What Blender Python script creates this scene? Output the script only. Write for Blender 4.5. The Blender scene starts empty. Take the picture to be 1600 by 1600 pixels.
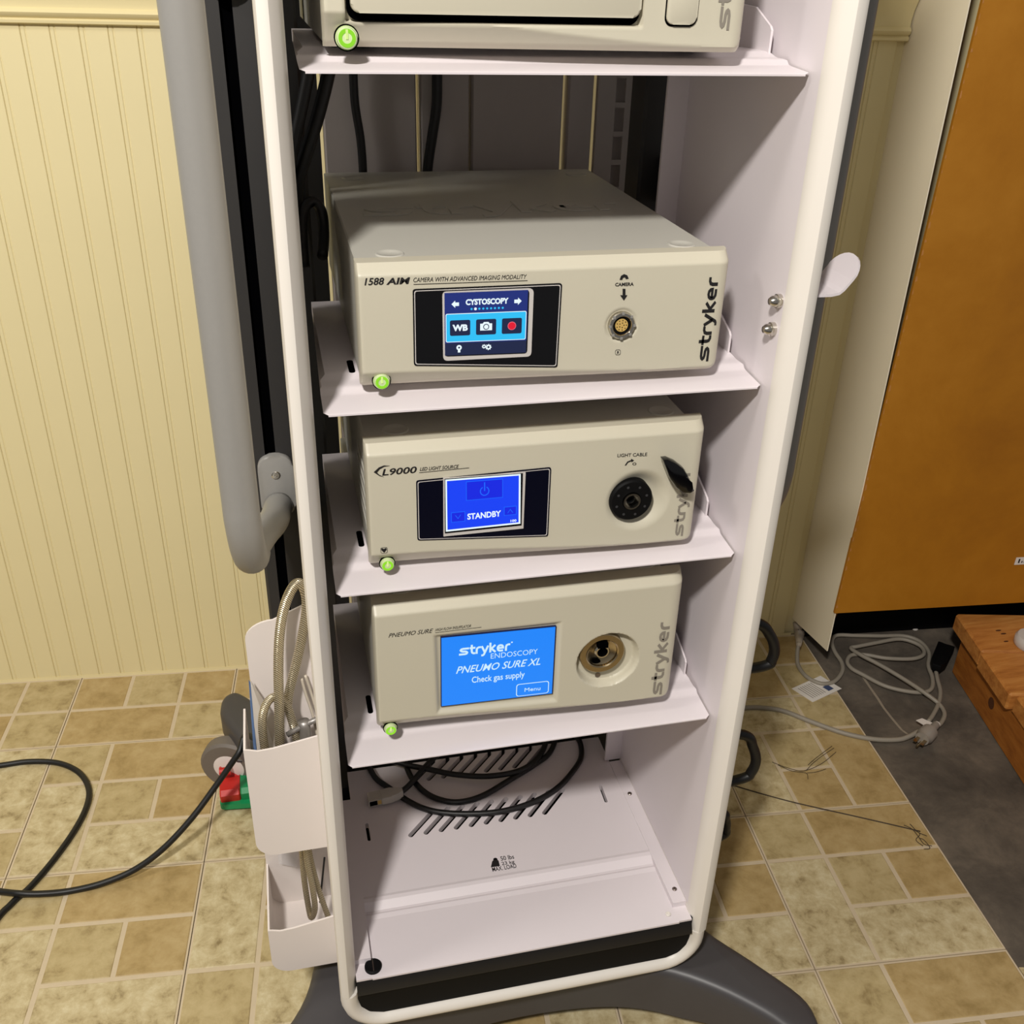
import bpy, bmesh, math, random
from mathutils import Vector, Matrix
random.seed(7)
S = bpy.context.scene
COL = S.collection

# ------------------------------------------------------------------ camera
YAW, PITCH, ROLL, FPX = 13.927, 28.765, 1.6986, 1562.02
CAM = Vector((0.0, -0.798, 1.234))
def _rotmat():
    a, b, c = (math.radians(v) for v in (YAW, PITCH, ROLL))
    base = Matrix(((1, 0, 0), (0, 0, -1), (0, 1, 0)))
    rz = Matrix(((math.cos(a), -math.sin(a), 0), (math.sin(a), math.cos(a), 0), (0, 0, 1)))
    rx = Matrix(((1, 0, 0), (0, math.cos(b), -math.sin(b)), (0, math.sin(b), math.cos(b))))
    ry = Matrix(((math.cos(c), -math.sin(c), 0), (math.sin(c), math.cos(c), 0), (0, 0, 1)))
    return ry @ rx @ base @ rz
RM = _rotmat()                       # world -> (right, down, forward)
cam = bpy.data.cameras.new('camera')
cam.sensor_width = 36.0
cam.lens = FPX / 1600 * 36.0
cam.clip_start = 0.02
camo = bpy.data.objects.new('camera', cam)
COL.objects.link(camo)
rt, dn, fw = RM[0], RM[1], RM[2]
camo.matrix_world = Matrix(((rt[0], -dn[0], -fw[0], CAM[0]), (rt[1], -dn[1], -fw[1], CAM[1]),
                            (rt[2], -dn[2], -fw[2], CAM[2]), (0, 0, 0, 1)))
S.camera = camo
def at(px, py, ax, v):
    """point of the photograph measured on the world plane axis=v"""
    d = RM.transposed() @ Vector(((px - 800) / FPX, (py - 800) / FPX, 1))
    i = 'xyz'.index(ax)
    return CAM + d * ((v - CAM[i]) / d[i])
def fxz(px, py, y=0.0):
    p = at(px, py, 'y', y)
    return p.x, p.z

# ------------------------------------------------------------------ light and exposure
S.view_settings.view_transform = 'Standard'
S.view_settings.look = 'None'
S.view_settings.gamma = 1.0
S.view_settings.use_curve_mapping = False
S.view_settings.exposure = 0.0
w = bpy.data.worlds.new('world'); S.world = w
w.use_nodes = True
w.node_tree.nodes['Background'].inputs[0].default_value = (1.0, 0.965, 0.93, 1)
w.node_tree.nodes['Background'].inputs[1].default_value = 0.20
def area(name, loc, target, sx, sy, power, col):
    l = bpy.data.lights.new(name, 'AREA'); l.shape = 'RECTANGLE'; l.size = sx; l.size_y = sy
    l.energy = power; l.color = col
    o = bpy.data.objects.new(name, l); COL.objects.link(o)
    o.location = loc
    o.rotation_euler = (Vector(target) - Vector(loc)).to_track_quat('-Z', 'Y').to_euler()
    return o
def downlight(name, loc, target, radius, power, col, size, blend):
    l = bpy.data.lights.new(name, 'SPOT'); l.shadow_soft_size = radius; l.energy = power; l.color = col
    l.spot_size = math.radians(size); l.spot_blend = blend
    o = bpy.data.objects.new(name, l); COL.objects.link(o); o.location = loc
    o.rotation_euler = (Vector(target) - Vector(loc)).to_track_quat('-Z', 'Y').to_euler()
    return o
downlight('overhead_light', (-0.50, -1.32, 2.35), (-0.10, 0.35, 0.72), 0.085, 188, (1.0, 0.955, 0.895), 100, 0.6)
area('overhead_light', (-1.60, -0.30, 2.40), (-0.9, 0.4, 0.0), 0.5, 0.3, 17, (1.0, 0.955, 0.88))  # added fill light, brightens the left wall and floor

# ------------------------------------------------------------------ materials
def lin(c):
    return tuple(((v / 255) / 12.92 if v / 255 <= 0.04045 else ((v / 255 + 0.055) / 1.055) ** 2.4) for v in c)
MATS = {}
def mat(name, rgb, rough=0.5, metal=0.0, var=0.03, scale=60, bump=0.0, spec=0.5, emit=0.0, coat=0.0):
    if name in MATS: return MATS[name]
    m = bpy.data.materials.new(name); m.use_nodes = True
    n = m.node_tree.nodes; L = m.node_tree.links; b = n['Principled BSDF']
    c = lin(rgb)
    b.inputs['Roughness'].default_value = rough; b.inputs['Metallic'].default_value = metal
    b.inputs['Specular IOR Level'].default_value = spec
    b.inputs['Coat Weight'].default_value = coat
    b.inputs['Base Color'].default_value = (*c, 1)
    if emit:
        b.inputs['Emission Color'].default_value = (*c, 1)
        b.inputs['Emission Strength'].default_value = emit
        b.inputs['Base Color'].default_value = (0.01, 0.01, 0.01, 1)
        b.inputs['Roughness'].default_value = 0.3
    elif var or bump:
        tc = n.new('ShaderNodeTexCoord'); nz = n.new('ShaderNodeTexNoise')
        nz.inputs['Scale'].default_value = scale; nz.inputs['Detail'].default_value = 4
        L.new(tc.outputs['Object'], nz.inputs['Vector'])
        mx = n.new('ShaderNodeMix'); mx.data_type = 'RGBA'
        mx.inputs[6].default_value = (*[v * (1 - var) for v in c], 1)
        mx.inputs[7].default_value = (*[min(1, v * (1 + var)) for v in c], 1)
        L.new(nz.outputs['Fac'], mx.inputs[0]); L.new(mx.outputs[2], b.inputs['Base Color'])
        if bump:
            bp = n.new('ShaderNodeBump'); bp.inputs['Strength'].default_value = bump
            bp.inputs['Distance'].default_value = 0.002
            L.new(nz.outputs['Fac'], bp.inputs['Height']); L.new(bp.outputs[0], b.inputs['Normal'])
    MATS[name] = m
    return m
def mottled(name, stops, scale=22, rough=0.55, bump=0.25, rnd=True, dist=0.0008, stretch=(1, 1, 1)):
    m = bpy.data.materials.new(name); m.use_nodes = True
    n = m.node_tree.nodes; L = m.node_tree.links; b = n['Principled BSDF']
    tc = n.new('ShaderNodeTexCoord'); mp = n.new('ShaderNodeMapping'); mp.inputs['Scale'].default_value = stretch
    L.new(tc.outputs['Object'], mp.inputs['Vector'])
    vec = mp.outputs[0]
    if rnd:
        oi = n.new('ShaderNodeObjectInfo'); mu = n.new('ShaderNodeMath'); mu.operation = 'MULTIPLY'; mu.inputs[1].default_value = 37
        L.new(oi.outputs['Random'], mu.inputs[0])
        ad = n.new('ShaderNodeVectorMath'); L.new(vec, ad.inputs[0]); L.new(mu.outputs[0], ad.inputs[1]); vec = ad.outputs[0]
    n1 = n.new('ShaderNodeTexNoise'); n1.inputs['Scale'].default_value = scale; n1.inputs['Detail'].default_value = 9; n1.inputs['Roughness'].default_value = 0.68; n1.inputs['Distortion'].default_value = 0.25
    L.new(vec, n1.inputs['Vector'])
    r = n.new('ShaderNodeValToRGB')
    el = r.color_ramp.elements
    while len(el) < len(stops): el.new(0.5)
    for e, (p, c) in zip(el, stops): e.position = p; e.color = (*lin(c), 1)
    L.new(n1.outputs['Fac'], r.inputs[0])
    L.new(r.outputs[0], b.inputs['Base Color'])
    b.inputs['Roughness'].default_value = rough
    bp = n.new('ShaderNodeBump'); bp.inputs['Strength'].default_value = bump; bp.inputs['Distance'].default_value = dist
    L.new(n1.outputs['Fac'], bp.inputs['Height']); L.new(bp.outputs[0], b.inputs['Normal'])
    MATS[name] = m
    return m

WHITE = mat('white_powder_coat', (224, 216, 219), 0.45, var=0.012, scale=25)
FLANGE = mat('warm_white_trim', (228, 222, 213), 0.4, var=0.015, scale=25)
BINW = mat('white_plastic', (226, 217, 212), 0.45, var=0.01)
BEIGE = mat('beige_console_plastic', (204, 198, 178), 0.42, var=0.012, scale=300)
BEIGE2 = mat('beige_console_sheet', (192, 190, 180), 0.42, var=0.015, scale=300)
GREY = mat('grey_grip', (142, 140, 136), 0.42, var=0.03, scale=200)
DGREY = mat('dark_grey_base', (66, 64, 66), 0.42, var=0.05, scale=90)
POST = mat('anthracite_aluminium', (44, 43, 43), 0.45, var=0.04)
BLACK = mat('black_plastic', (9, 9, 10), 0.6, var=0.0, spec=0.15)
GLOSS = mat('glossy_black', (4, 4, 7), 0.12, var=0.0)
RUBBER = mat('black_rubber', (17, 17, 18), 0.45, var=0.05)
HOLE = mat('black_recess', (3, 3, 4), 0.9, var=0.0, spec=0.0)
PRINTK = mat('black_print', (22, 20, 22), 0.6, var=0.0)
PRINTG = mat('grey_print', (138, 131, 120), 0.6, var=0.0)
SILVER = mat('silver_bezel', (205, 200, 196), 0.35, var=0.0)
CHROME = mat('polished_steel', (205, 200, 190), 0.18, 1.0, var=0.0)
NICKEL = mat('nickel', (176, 160, 130), 0.25, 1.0, var=0.0)
GOLD = mat('gold_contacts', (206, 172, 100), 0.4, var=0.05, scale=900)
BACKP = mat('grey_back_panel', (186, 178, 176), 0.6, var=0.03)
WALLM = mat('cream_wall_paint', (230, 217, 170), 0.5, var=0.03, scale=9, bump=0.03)
RAILM = mat('cream_rail_paint', (228, 214, 166), 0.42, var=0.02, scale=9)
TRIMW = mat('white_door_paint', (246, 236, 212), 0.45, var=0.02, scale=14)
CORD = mat('grey_cord', (150, 142, 128), 0.5, var=0.05)
PAPER = mat('white_paper', (226, 220, 212), 0.7, var=0.02)
SCR_G = mat('green_lamp', (150, 230, 40), emit=0.9)
SCR_L = mat('pale_green_lamp', (226, 250, 150), emit=0.95)
SCR_W = mat('screen_white', (235, 250, 255), emit=1.0)
def e(name, c, s=1.0): return mat(name, c, emit=s)

# ------------------------------------------------------------------ mesh helpers
def obj(name, bm, m, parent=None, smooth=False, loc=None):
    me = bpy.data.meshes.new(name)
    bmesh.ops.recalc_face_normals(bm, faces=bm.faces)
    bm.to_mesh(me); bm.free()
    if smooth:
        me.polygons.foreach_set('use_smooth', [True] * len(me.polygons))
        if smooth != 'all': me.set_sharp_from_angle(angle=math.radians(38))
    me.materials.append(m)
    o = bpy.data.objects.new(name, me); COL.objects.link(o)
    if parent: o.parent = parent; o.matrix_parent_inverse = Matrix.Translation(-_wloc(parent))
    if loc: o.location = loc
    return o
def _wloc(p):
    v = Vector(p.location); q = p
    while q.parent:
        v = v + q.matrix_parent_inverse.translation; q = q.parent; v = v + Vector(q.location)
    return v
def thing(name, label, cat, loc=(0, 0, 0), group=None):
    o = bpy.data.objects.new(name, None); COL.objects.link(o); o.location = loc
    o.empty_display_size = 0.05
    return tag(o, label, cat, group)
def tag(o, label, cat, group=None):
    o['label'] = label; o['category'] = cat
    if group: o['group'] = group
    return o
def struct(o):
    o['kind'] = 'structure'; return o
def box(bm, x0, x1, y0, y1, z0, z1, bev=0.0, seg=1):
    r = bmesh.ops.create_cube(bm, size=1)
    vs = r['verts']
    for v in vs:
        v.co = Vector((x0 + (v.co.x + .5) * (x1 - x0), y0 + (v.co.y + .5) * (y1 - y0), z0 + (v.co.z + .5) * (z1 - z0)))
    if bev:
        es = list({e for v in vs for e in v.link_edges})
        bmesh.ops.bevel(bm, geom=es, offset=bev, segments=seg, affect='EDGES', profile=0.5)
    return bm
def BX(*a, **k): return box(bmesh.new(), *a, **k)
def prism(bm, pts, ax, a, b, bev=0.0, seg=2):
    """extrude polygon pts (2D) along axis ax from a to b; 2D axes are the other two in xyz order"""
    def P(p, t):
        if ax == 'x': return (t, p[0], p[1])
        if ax == 'y': return (p[0], t, p[1])
        return (p[0], p[1], t)
    A = [bm.verts.new(P(p, a)) for p in pts]; B = [bm.verts.new(P(p, b)) for p in pts]
    n = len(pts); fs = [bm.faces.new(A), bm.faces.new(B[::-1])]
    for i in range(n): bm.faces.new((A[i], B[i], B[(i + 1) % n], A[(i + 1) % n]))
    if bev:
        es = [e for f in fs for e in f.edges]
        bmesh.ops.bevel(bm, geom=es, offset=bev, segments=seg, affect='EDGES', profile=0.5)
    return bm
def PR(*a, **k): return prism(bmesh.new(), *a, **k)
def rrect(x0, z0, x1, z1, r, n=5):
    out = []
    for cx, cz, a0 in ((x1 - r, z1 - r, 0), (x0 + r, z1 - r, 90), (x0 + r, z0 + r, 180), (x1 - r, z0 + r, 270)):
        for i in range(n + 1):
            a = math.radians(a0 + 90 * i / n); out.append((cx + r * math.cos(a), cz + r * math.sin(a)))
    return out
def rquad(q, r, n=4):
    """round the corners of a convex quad of 2D points"""
    out = []
    m = len(q)
    for i in range(m):
        p0, p, p1 = Vector(q[i - 1]), Vector(q[i]), Vector(q[(i + 1) % m])
        a = p + (p0 - p).normalized() * r; b = p + (p1 - p).normalized() * r
        for k in range(n + 1):
            t = k / n; out.append(tuple(a * (1 - t) ** 2 + p * 2 * t * (1 - t) + b * t * t))
    return out
def circ(cx, cz, r, n=24, rz=None):
    rz = rz or r
    return [(cx + r * math.cos(2 * math.pi * i / n), cz + rz * math.sin(2 * math.pi * i / n)) for i in range(n)]
def smooth_path(pts, k=6):
    P = [Vector(p) for p in pts]
    if len(P) < 3: return P
    out = []
    for i in range(len(P) - 1):
        p0 = P[i - 1] if i else P[0] * 2 - P[1]
        p1, p2 = P[i], P[i + 1]
        p3 = P[i + 2] if i + 2 < len(P) else P[-1] * 2 - P[-2]
        for j in range(k):
            t = j / k
            out.append(0.5 * ((2 * p1) + (p2 - p0) * t + (2 * p0 - 5 * p1 + 4 * p2 - p3) * t * t + (3 * p1 - p0 - 3 * p2 + p3) * t ** 3))
    out.append(P[-1])
    return out
def tube(bm, pts, r, seg=10, k=6, cap=True, rads=None):
    P = smooth_path(pts, k) if k else [Vector(p) for p in pts]
    n = len(P); up = Vector((0, 0, 1)); rings = []
    t0 = (P[1] - P[0]).normalized()
    u = t0.cross(up)
    if u.length < 1e-3: u = t0.cross(Vector((1, 0, 0)))
    u.normalize()
    for i in range(n):
        t = (P[min(i + 1, n - 1)] - P[max(i - 1, 0)]).normalized()
        u = (u - t * u.dot(t)); u.normalize(); v = t.cross(u)
        rr = rads(i / (n - 1)) if rads else r
        rings.append([bm.verts.new(P[i] + (u * math.cos(a) + v * math.sin(a)) * rr) for a in (2 * math.pi * j / seg for j in range(seg))])
    for A, B in zip(rings, rings[1:]):
        for j in range(seg): bm.faces.new((A[j], A[(j + 1) % seg], B[(j + 1) % seg], B[j]))
    if cap: bm.faces.new(rings[0][::-1]); bm.faces.new(rings[-1])
    return bm
def TB(*a, **k): return tube(bmesh.new(), *a, **k)
def lathe(bm, prof, c, axis, seg=28, loop=False):
    """prof: list of (r, h) along axis direction from point c"""
    ax = Vector(axis).normalized()
    u = ax.cross(Vector((0, 0, 1)))
    if u.length < 1e-3: u = Vector((1, 0, 0))
    u.normalize(); v = ax.cross(u); c = Vector(c); rings = []
    for r, h in prof:
        if r < 1e-6: rings.append([bm.verts.new(c + ax * h)])
        else: rings.append([bm.verts.new(c + ax * h + (u * math.cos(2 * math.pi * j / seg) + v * math.sin(2 * math.pi * j / seg)) * r) for j in range(seg)])
    if loop: rings.append(rings[0])
    for A, B in zip(rings, rings[1:]):
        for j in range(seg):
            a = [A[j % len(A)], A[(j + 1) % len(A)]] if len(A) > 1 else [A[0]]
            b = [B[(j + 1) % len(B)], B[j % len(B)]] if len(B) > 1 else [B[0]]
            bm.faces.new(a + b)
    if loop: return bm
    if len(rings[0]) > 1: bm.faces.new(rings[0])
    if len(rings[-1]) > 1: bm.faces.new(rings[-1][::-1])
    return bm
def LT(*a, **k): return lathe(bmesh.new(), *a, **k)

# ---- lettering
def glyph_mesh(s, bold=0.0, shear=0.0, gap=1.0):
    cu = bpy.data.curves.new('t', 'FONT'); cu.body = s; cu.size = 1; cu.shear = shear; cu.offset = bold
    cu.resolution_u = 3; cu.space_character = gap
    o = bpy.data.objects.new('t', cu); COL.objects.link(o)
    dg = bpy.context.evaluated_depsgraph_get()
    me = bpy.data.meshes.new_from_object(o.evaluated_get(dg))
    bpy.data.objects.remove(o)
    return me
def stroke(bm, pts, wd):
    P = [Vector(p).to_2d() for p in pts]; n = len(P); prev = None
    for i in range(n):
        d0 = (P[i] - P[max(i - 1, 0)]); d1 = (P[min(i + 1, n - 1)] - P[i])
        if d0.length < 1e-9: d0 = d1
        if d1.length < 1e-9: d1 = d0
        d0.normalize(); d1.normalize(); t = (d0 + d1).normalized()
        nn = Vector((-t.y, t.x)); c = max(0.45, nn.dot(Vector((-d0.y, d0.x)))); h = nn * (wd / 2 / c)
        a = bm.verts.new((*(P[i] + h), 0)); b = bm.verts.new((*(P[i] - h), 0))
        if prev: bm.faces.new((prev[0], prev[1], b, a))
        prev = (a, b)
    return bm
WM = {
 's': (1.18, [[(1.2, .88), (.40, .88), (.22, .82), (.14, .70), (.22, .58), (.40, .51), (.72, .49), (.90, .42), (.97, .30), (.90, .18), (.72, .12), (-.08, .12)]]),
 't': (.70, [[(.30, 1.32), (.30, .42), (.36, .22), (.52, .12), (.76, .12)], [(.02, .88), (.76, .88)]]),
 'r': (.68, [[(.16, 0), (.16, .56), (.23, .78), (.42, .88), (.70, .88)]]),
 'y': (.92, [[(.05, 1), (.46, .08)], [(.87, 1), (.46, .08), (.32, -.22), (.20, -.30), (0, -.30)]]),
 'k': (.90, [[(.16, 0), (.16, 1.36)], [(.80, 1), (.30, .52), (.84, 0)]]),
 'e': (.98, [[(.16, .50), (.82, .50), (.80, .70), (.68, .84), (.48, .88), (.28, .82), (.16, .64), (.14, .46), (.20, .25), (.36, .13), (.56, .11), (.84, .12)]]),
}
def wordmark(s='stryker'):
    bm = bmesh.new(); x = 0; lay_ = 0
    for c in s:
        wd, st = WM[c]
        for p in st:
            n0 = len(bm.verts); stroke(bm, [(x + a, b) for a, b in p], .262); bm.verts.ensure_lookup_table(); lay_ += 1
            for v in bm.verts[n0:]: v.co.z = lay_ * .00001
        x += wd + .07
    me = bpy.data.meshes.new('wm'); bm.to_mesh(me); bm.free()
    return me
def lay(me, org, u, v, name, m, parent, fit=None, extr=0.0):
    """place a flat text mesh: its bounding box maps to org + fit[0]*u x fit[1]*v"""
    xs = [q.co.x for q in me.vertices]; ys = [q.co.y for q in me.vertices]
    x0, x1, y0, y1 = min(xs), max(xs), min(ys), max(ys)
    u = Vector(u); v = Vector(v); n = u.normalized().cross(v.normalized())
    org = Vector(org)
    bm = bmesh.new(); bm.from_mesh(me)
    for q in bm.verts:
        q.co = org + u * ((q.co.x - x0) / (x1 - x0)) + v * ((q.co.y - y0) / (y1 - y0)) + n * q.co.z
    if extr:
        r = bmesh.ops.extrude_face_region(bm, geom=bm.faces[:])
        for q in [g for g in r['geom'] if isinstance(g, bmesh.types.BMVert)]: q.co += n * extr
    me2 = bpy.data.meshes.new(name)
    bm.to_mesh(me2); bm.free(); me2.materials.append(m)
    bpy.data.meshes.remove(me)
    o = bpy.data.objects.new(name, me2); COL.objects.link(o)
    if parent: o.parent = parent; o.matrix_parent_inverse = Matrix.Translation(-_wloc(parent))
    return o
def ftext(s, pl, pr, cap, parent, m, y=-0.0004, bold=0.0, shear=0.0, name='lettering', me=None):
    """text on a console front: baseline from pixel pl to pixel pr, cap height in pixels"""
    a = at(*pl, 'y', y); b = at(*pr, 'y', y); c = at(pl[0], pl[1] - cap, 'y', y)
    return lay(me or glyph_mesh(s, bold, shear), a, b - a, (0, 0, c.z - a.z), name, m, parent)

# =================================================================== SETTING
A = math.radians(-5.4)
U = Vector((math.cos(A), math.sin(A), 0)); V = Vector((-math.sin(A), math.cos(A), 0))
O = Vector((-0.185, 0.372, 0)); PITCHT = 0.2915; CELL = PITCHT / 3
def FL(u, v, z=0): return O + U * u + V * v + Vector((0, 0, z))
VW = 0.4885                       # wall line, in floor v
CONC = mottled('grey_concrete', [(0.3, (66, 60, 53)), (0.5, (92, 84, 74)), (0.72, (122, 111, 97))], 9, 0.8, 0.3, False)
GROUT = mat('grout_print', (204, 187, 158), 0.6, var=0.06, scale=60)
T_LIGHT = mottled('tile_light', [(0.30, (140, 122, 84)), (0.43, (184, 167, 126)), (0.55, (200, 185, 145)), (0.68, (214, 202, 166))], 42)
T_MID = mottled('tile_mid', [(0.30, (146, 126, 84)), (0.45, (178, 159, 114)), (0.62, (192, 174, 130))], 34)
T_TAN = mottled('tile_tan', [(0.30, (152, 128, 80)), (0.48, (176, 151, 102)), (0.68, (190, 167, 120))], 26)

floor = struct(obj('floor', PR([tuple(FL(u, v).to_2d()) for u, v in ((-2.2, -2.4), (2.6, -2.4), (2.6, VW + .03), (-2.2, VW + .03))], 'z', -0.06, -0.003), CONC))
def cellmesh(nx, ny, m):
    g = 0.0034
    bm = bmesh.new()
    x, y = nx * CELL / 2 - g, ny * CELL / 2 - g
    lo = [bm.verts.new((sx * x, sy * y, 0)) for sx, sy in ((-1, -1), (1, -1), (1, 1), (-1, 1))]
    hi = [bm.verts.new((sx * (x - .0012), sy * (y - .0012), .0008)) for sx, sy in ((-1, -1), (1, -1), (1, 1), (-1, 1))]
    bm.faces.new(hi)
    for i in range(4): bm.faces.new((lo[i], lo[(i + 1) % 4], hi[(i + 1) % 4], hi[i]))
    me = bpy.data.meshes.new('tile_piece'); bmesh.ops.recalc_face_normals(bm, faces=bm.faces)
    bm.to_mesh(me); bm.free(); me.materials.append(m)
    return me
ME = {('S', 1): cellmesh(1, 1, T_MID), ('S', 2): cellmesh(1, 1, T_TAN), ('W', 1): cellmesh(2, 1, T_TAN), ('W', 2): cellmesh(2, 1, T_LIGHT), ('T', 1): cellmesh(1, 2, T_LIGHT)}
# printed pattern of one square, cells (col, row-from-bottom) centres and kinds
PAT = [(0.5, 2.5, 'S', 1), (2, 2.5, 'W', 1), (0.5, 1, 'T', 1), (1.5, 1.5, 'S', 1), (2.5, 1.5, 'S', 2), (2, 0.5, 'W', 2)]
tile_me = bpy.data.meshes.new('vinyl_tile')
_b = BX(-PITCHT / 2 + .0007, PITCHT / 2 - .0007, -PITCHT / 2 + .0007, PITCHT / 2 - .0007, -.003, 0)
_b.to_mesh(tile_me); _b.free(); tile_me.materials.append(GROUT)
ROT = {(3, 0): 3, (-1, 1): 2, (0, -1): 1, (-1, 0): 0, (-1, -1): 0, (3, -1): 0, (3, -2): 0, (2, -1): 0, (-2, -1): 0, (-2, 0): 2, (2, 0): 1, (0, 0): 0, (2, -2): 2}
def add_child(name, me, parent, loc, rz=0.0):
    o = bpy.data.objects.new(name, me); COL.objects.link(o); o.parent = parent; o.location = loc
    o.rotation_euler = (0, 0, rz); return o
for i in range(-5, 4):
    for j in range(-4, 2):
        c = FL((i + .5) * PITCHT, (j + .5) * PITCHT)
        if j == 1:
            k = bmesh.new(); box(k, -PITCHT / 2 + .0007, PITCHT / 2 - .0007, -PITCHT / 2 + .0007, VW - 1.5 * PITCHT, -.003, 0)
            tm = bpy.data.meshes.new('vinyl_tile'); k.to_mesh(tm); k.free(); tm.materials.append(GROUT)
        else: tm = tile_me
        t = add_child('vinyl_tile', tm, floor, c, A)
        q = ROT.get((i, j), random.choice((0, 1, 2, 3)))
        if j == 1: q = 2 if i != 0 else 2
        for px, py, kd, mi in PAT:
            x, y = (px - 1.5) * CELL, (py - 1.5) * CELL
            for _ in range(q): x, y = -y, x
            if (i, j) == (0, -1) and kd == 'W': mi = 3 - mi
            if j == 1 and y > 0.6 * CELL and kd != 'T': continue
            if j == 1 and kd == 'T':                     # the tall piece is cut by the wall
                add_child('tile_piece', ME['S', 2 if i % 2 else 1], t, (x, 0, 0), q * math.pi / 2); continue
            add_child('tile_piece', ME[kd, mi], t, (x, y, 0), q * math.pi / 2)
# the torn tile at the right, its upper left corner missing
bm = PR([tuple((FL(*p) - FL(4.5 * PITCHT, -1.5 * PITCHT)).to_2d()) for p in ((4 * PITCHT + .001, -1.0 * PITCHT - .03), (1.19, -.325), (1.215, -.34), (1.25, -.352), (1.30, -.356), (1.46, -.36), (1.46, -.58), (4 * PITCHT + .001, -.58))], 'z', -.003, 0.0)
tt = obj('vinyl_tile', bm, T_LIGHT); tt.parent = floor; tt.location = FL(4.5 * PITCHT, -1.5 * PITCHT)

# back wall: bead board of narrow planks, chair rail, plain wall above
WX0, WX1 = -1.35, 1.145                                # along u
wall = struct(obj('wall_back', PR([tuple(FL(u, v).to_2d()) for u, v in ((WX0, VW + .0065), (2.3, VW + .0065), (2.3, VW + .1), (WX0, VW + .1))], 'z', -.003, 2.45), WALLM))
def plank_bm(wd=0.0397):
    # profile across u: flat board with a small bead at one side, tiny grooves between
    h = wd / 2
    pr = [(-h, .0062), (-h + .0003, .0013), (-h + .0018, .0002), (-h + .0056, .0002), (-h + .0070, .0012), (-h + .0076, .0012), (-h + .0088, 0.0), (h - .0010, 0), (h, .0013), (h, .0062)]
    return prism(bmesh.new(), pr, 'z', 0.0, 1.142)
_b = plank_bm(); bmesh.ops.recalc_face_normals(_b, faces=_b.faces)
pl_me = bpy.data.meshes.new('bead_board_plank'); _b.to_mesh(pl_me); _b.free(); pl_me.materials.append(WALLM)
k = 0
u = WX0
# register the grooves with the photograph (a groove at u = ... ) step .0397
u0 = -0.0015 - 0.0397 * 34
for k in range(0, 66):
    uc = u0 + 0.0397 * k
    if uc < WX0 + .02 or uc > WX1 - .012: continue
    add_child('bead_board_plank', pl_me, wall, FL(uc, VW, 0), A)
# chair rail
prof = [(.006, 1.142), (-.006, 1.142), (-.009, 1.1435), (-.0095, 1.147), (-.006, 1.150), (-.010, 1.152), (-.0125, 1.157), (-.010, 1.1615), (-.0065, 1.163), (-.0065, 1.172), (-.010, 1.185), (-.018, 1.200), (-.024, 1.210), (-.024, 1.222), (.006, 1.222)]
def along_wall(pr, ua, ub):
    bm = bmesh.new()
    R = [[bm.verts.new(FL(t, VW + d, z)) for d, z in pr] for t in (ua, ub)]
    n = len(pr); bm.faces.new(R[0]); bm.faces.new(R[1][::-1])
    for i in range(n): bm.faces.new((R[0][i], R[0][(i + 1) % n], R[1][(i + 1) % n], R[1][i]))
    return bm
struct(obj('trim_1', along_wall(prof, WX0, WX1 - .002), RAILM, smooth=True))
struct(obj('trim_2', along_wall([(-.002, 0), (.002, 0), (.002, .004), (-.001, .006)], WX0, WX1), RAILM))   # paint bead along the floor
# return wall / door jamb at the right: faces left
def jamb():
    bm = bmesh.new(); pts = []
    a = FL(WX1, VW + .02); b = FL(WX1 + .004, .338)
    th = U * .002
    lo = [a + Vector((0, 0, .034)), b + Vector((0, 0, .068)), b + th + Vector((0, 0, .068)), a + th + Vector((0, 0, .034))]
    vs = [bm.verts.new(p) for p in lo]; vt = [bm.verts.new((p.x, p.y, 2.45)) for p in lo]
    bm.faces.new(vs); bm.faces.new(vt)
    for i in range(4): bm.faces.new((vs[i], vs[(i + 1) % 4], vt[(i + 1) % 4], vt[i]))
    bmesh.ops.bevel(bm, geom=[e for e in bm.edges if abs(e.verts[0].co.z - e.verts[1].co.z) > 1], offset=.002, segments=2, affect='EDGES')
    return bm
struct(obj('wall_right', jamb(), TRIMW))

# =================================================================== CART
cart = thing('equipment_cart', 'tall white open-front medical equipment cart on a dark grey wheeled base', 'cart', (0.225, 0.2, 0))
PF, PB = -0.050, 0.235         # side panel front / back
ZT = 1.62                      # panel top, above the frame
def panel(x0, x1, s):
    # s=+1: inner face at x0 (right panel); profile in XY with a swelling rounded front flange
    o, i = (x1, x0) if s > 0 else (x0, x1)
    d = s
    pr = [(i, PB), (i, -.028), (i - d * .0008, -.029), (i - d * .0008, -.036), (i + d * .003, -.044), (i + d * .009, PF), (o - d * .006, PF), (o - d * .0015, PF + .003), (o, PF + .010), (o, PB)]
    return prism(bmesh.new(), pr, 'z', .196, ZT)
obj('side_panel', panel(.002, .0205, -1), FLANGE, cart, smooth=True)
obj('side_panel', panel(.4285, .4495, 1), FLANGE, cart, smooth=True)
# inner skins of the side panels (cooler white sheet metal) with a folded rear edge
obj('inner_skin', PR([(.4283, -.0285), (.4283, .232), (.405, .232), (.405, .236), (.430, .236), (.430, -.0285)], 'z', .226, ZT), WHITE, cart)
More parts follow.
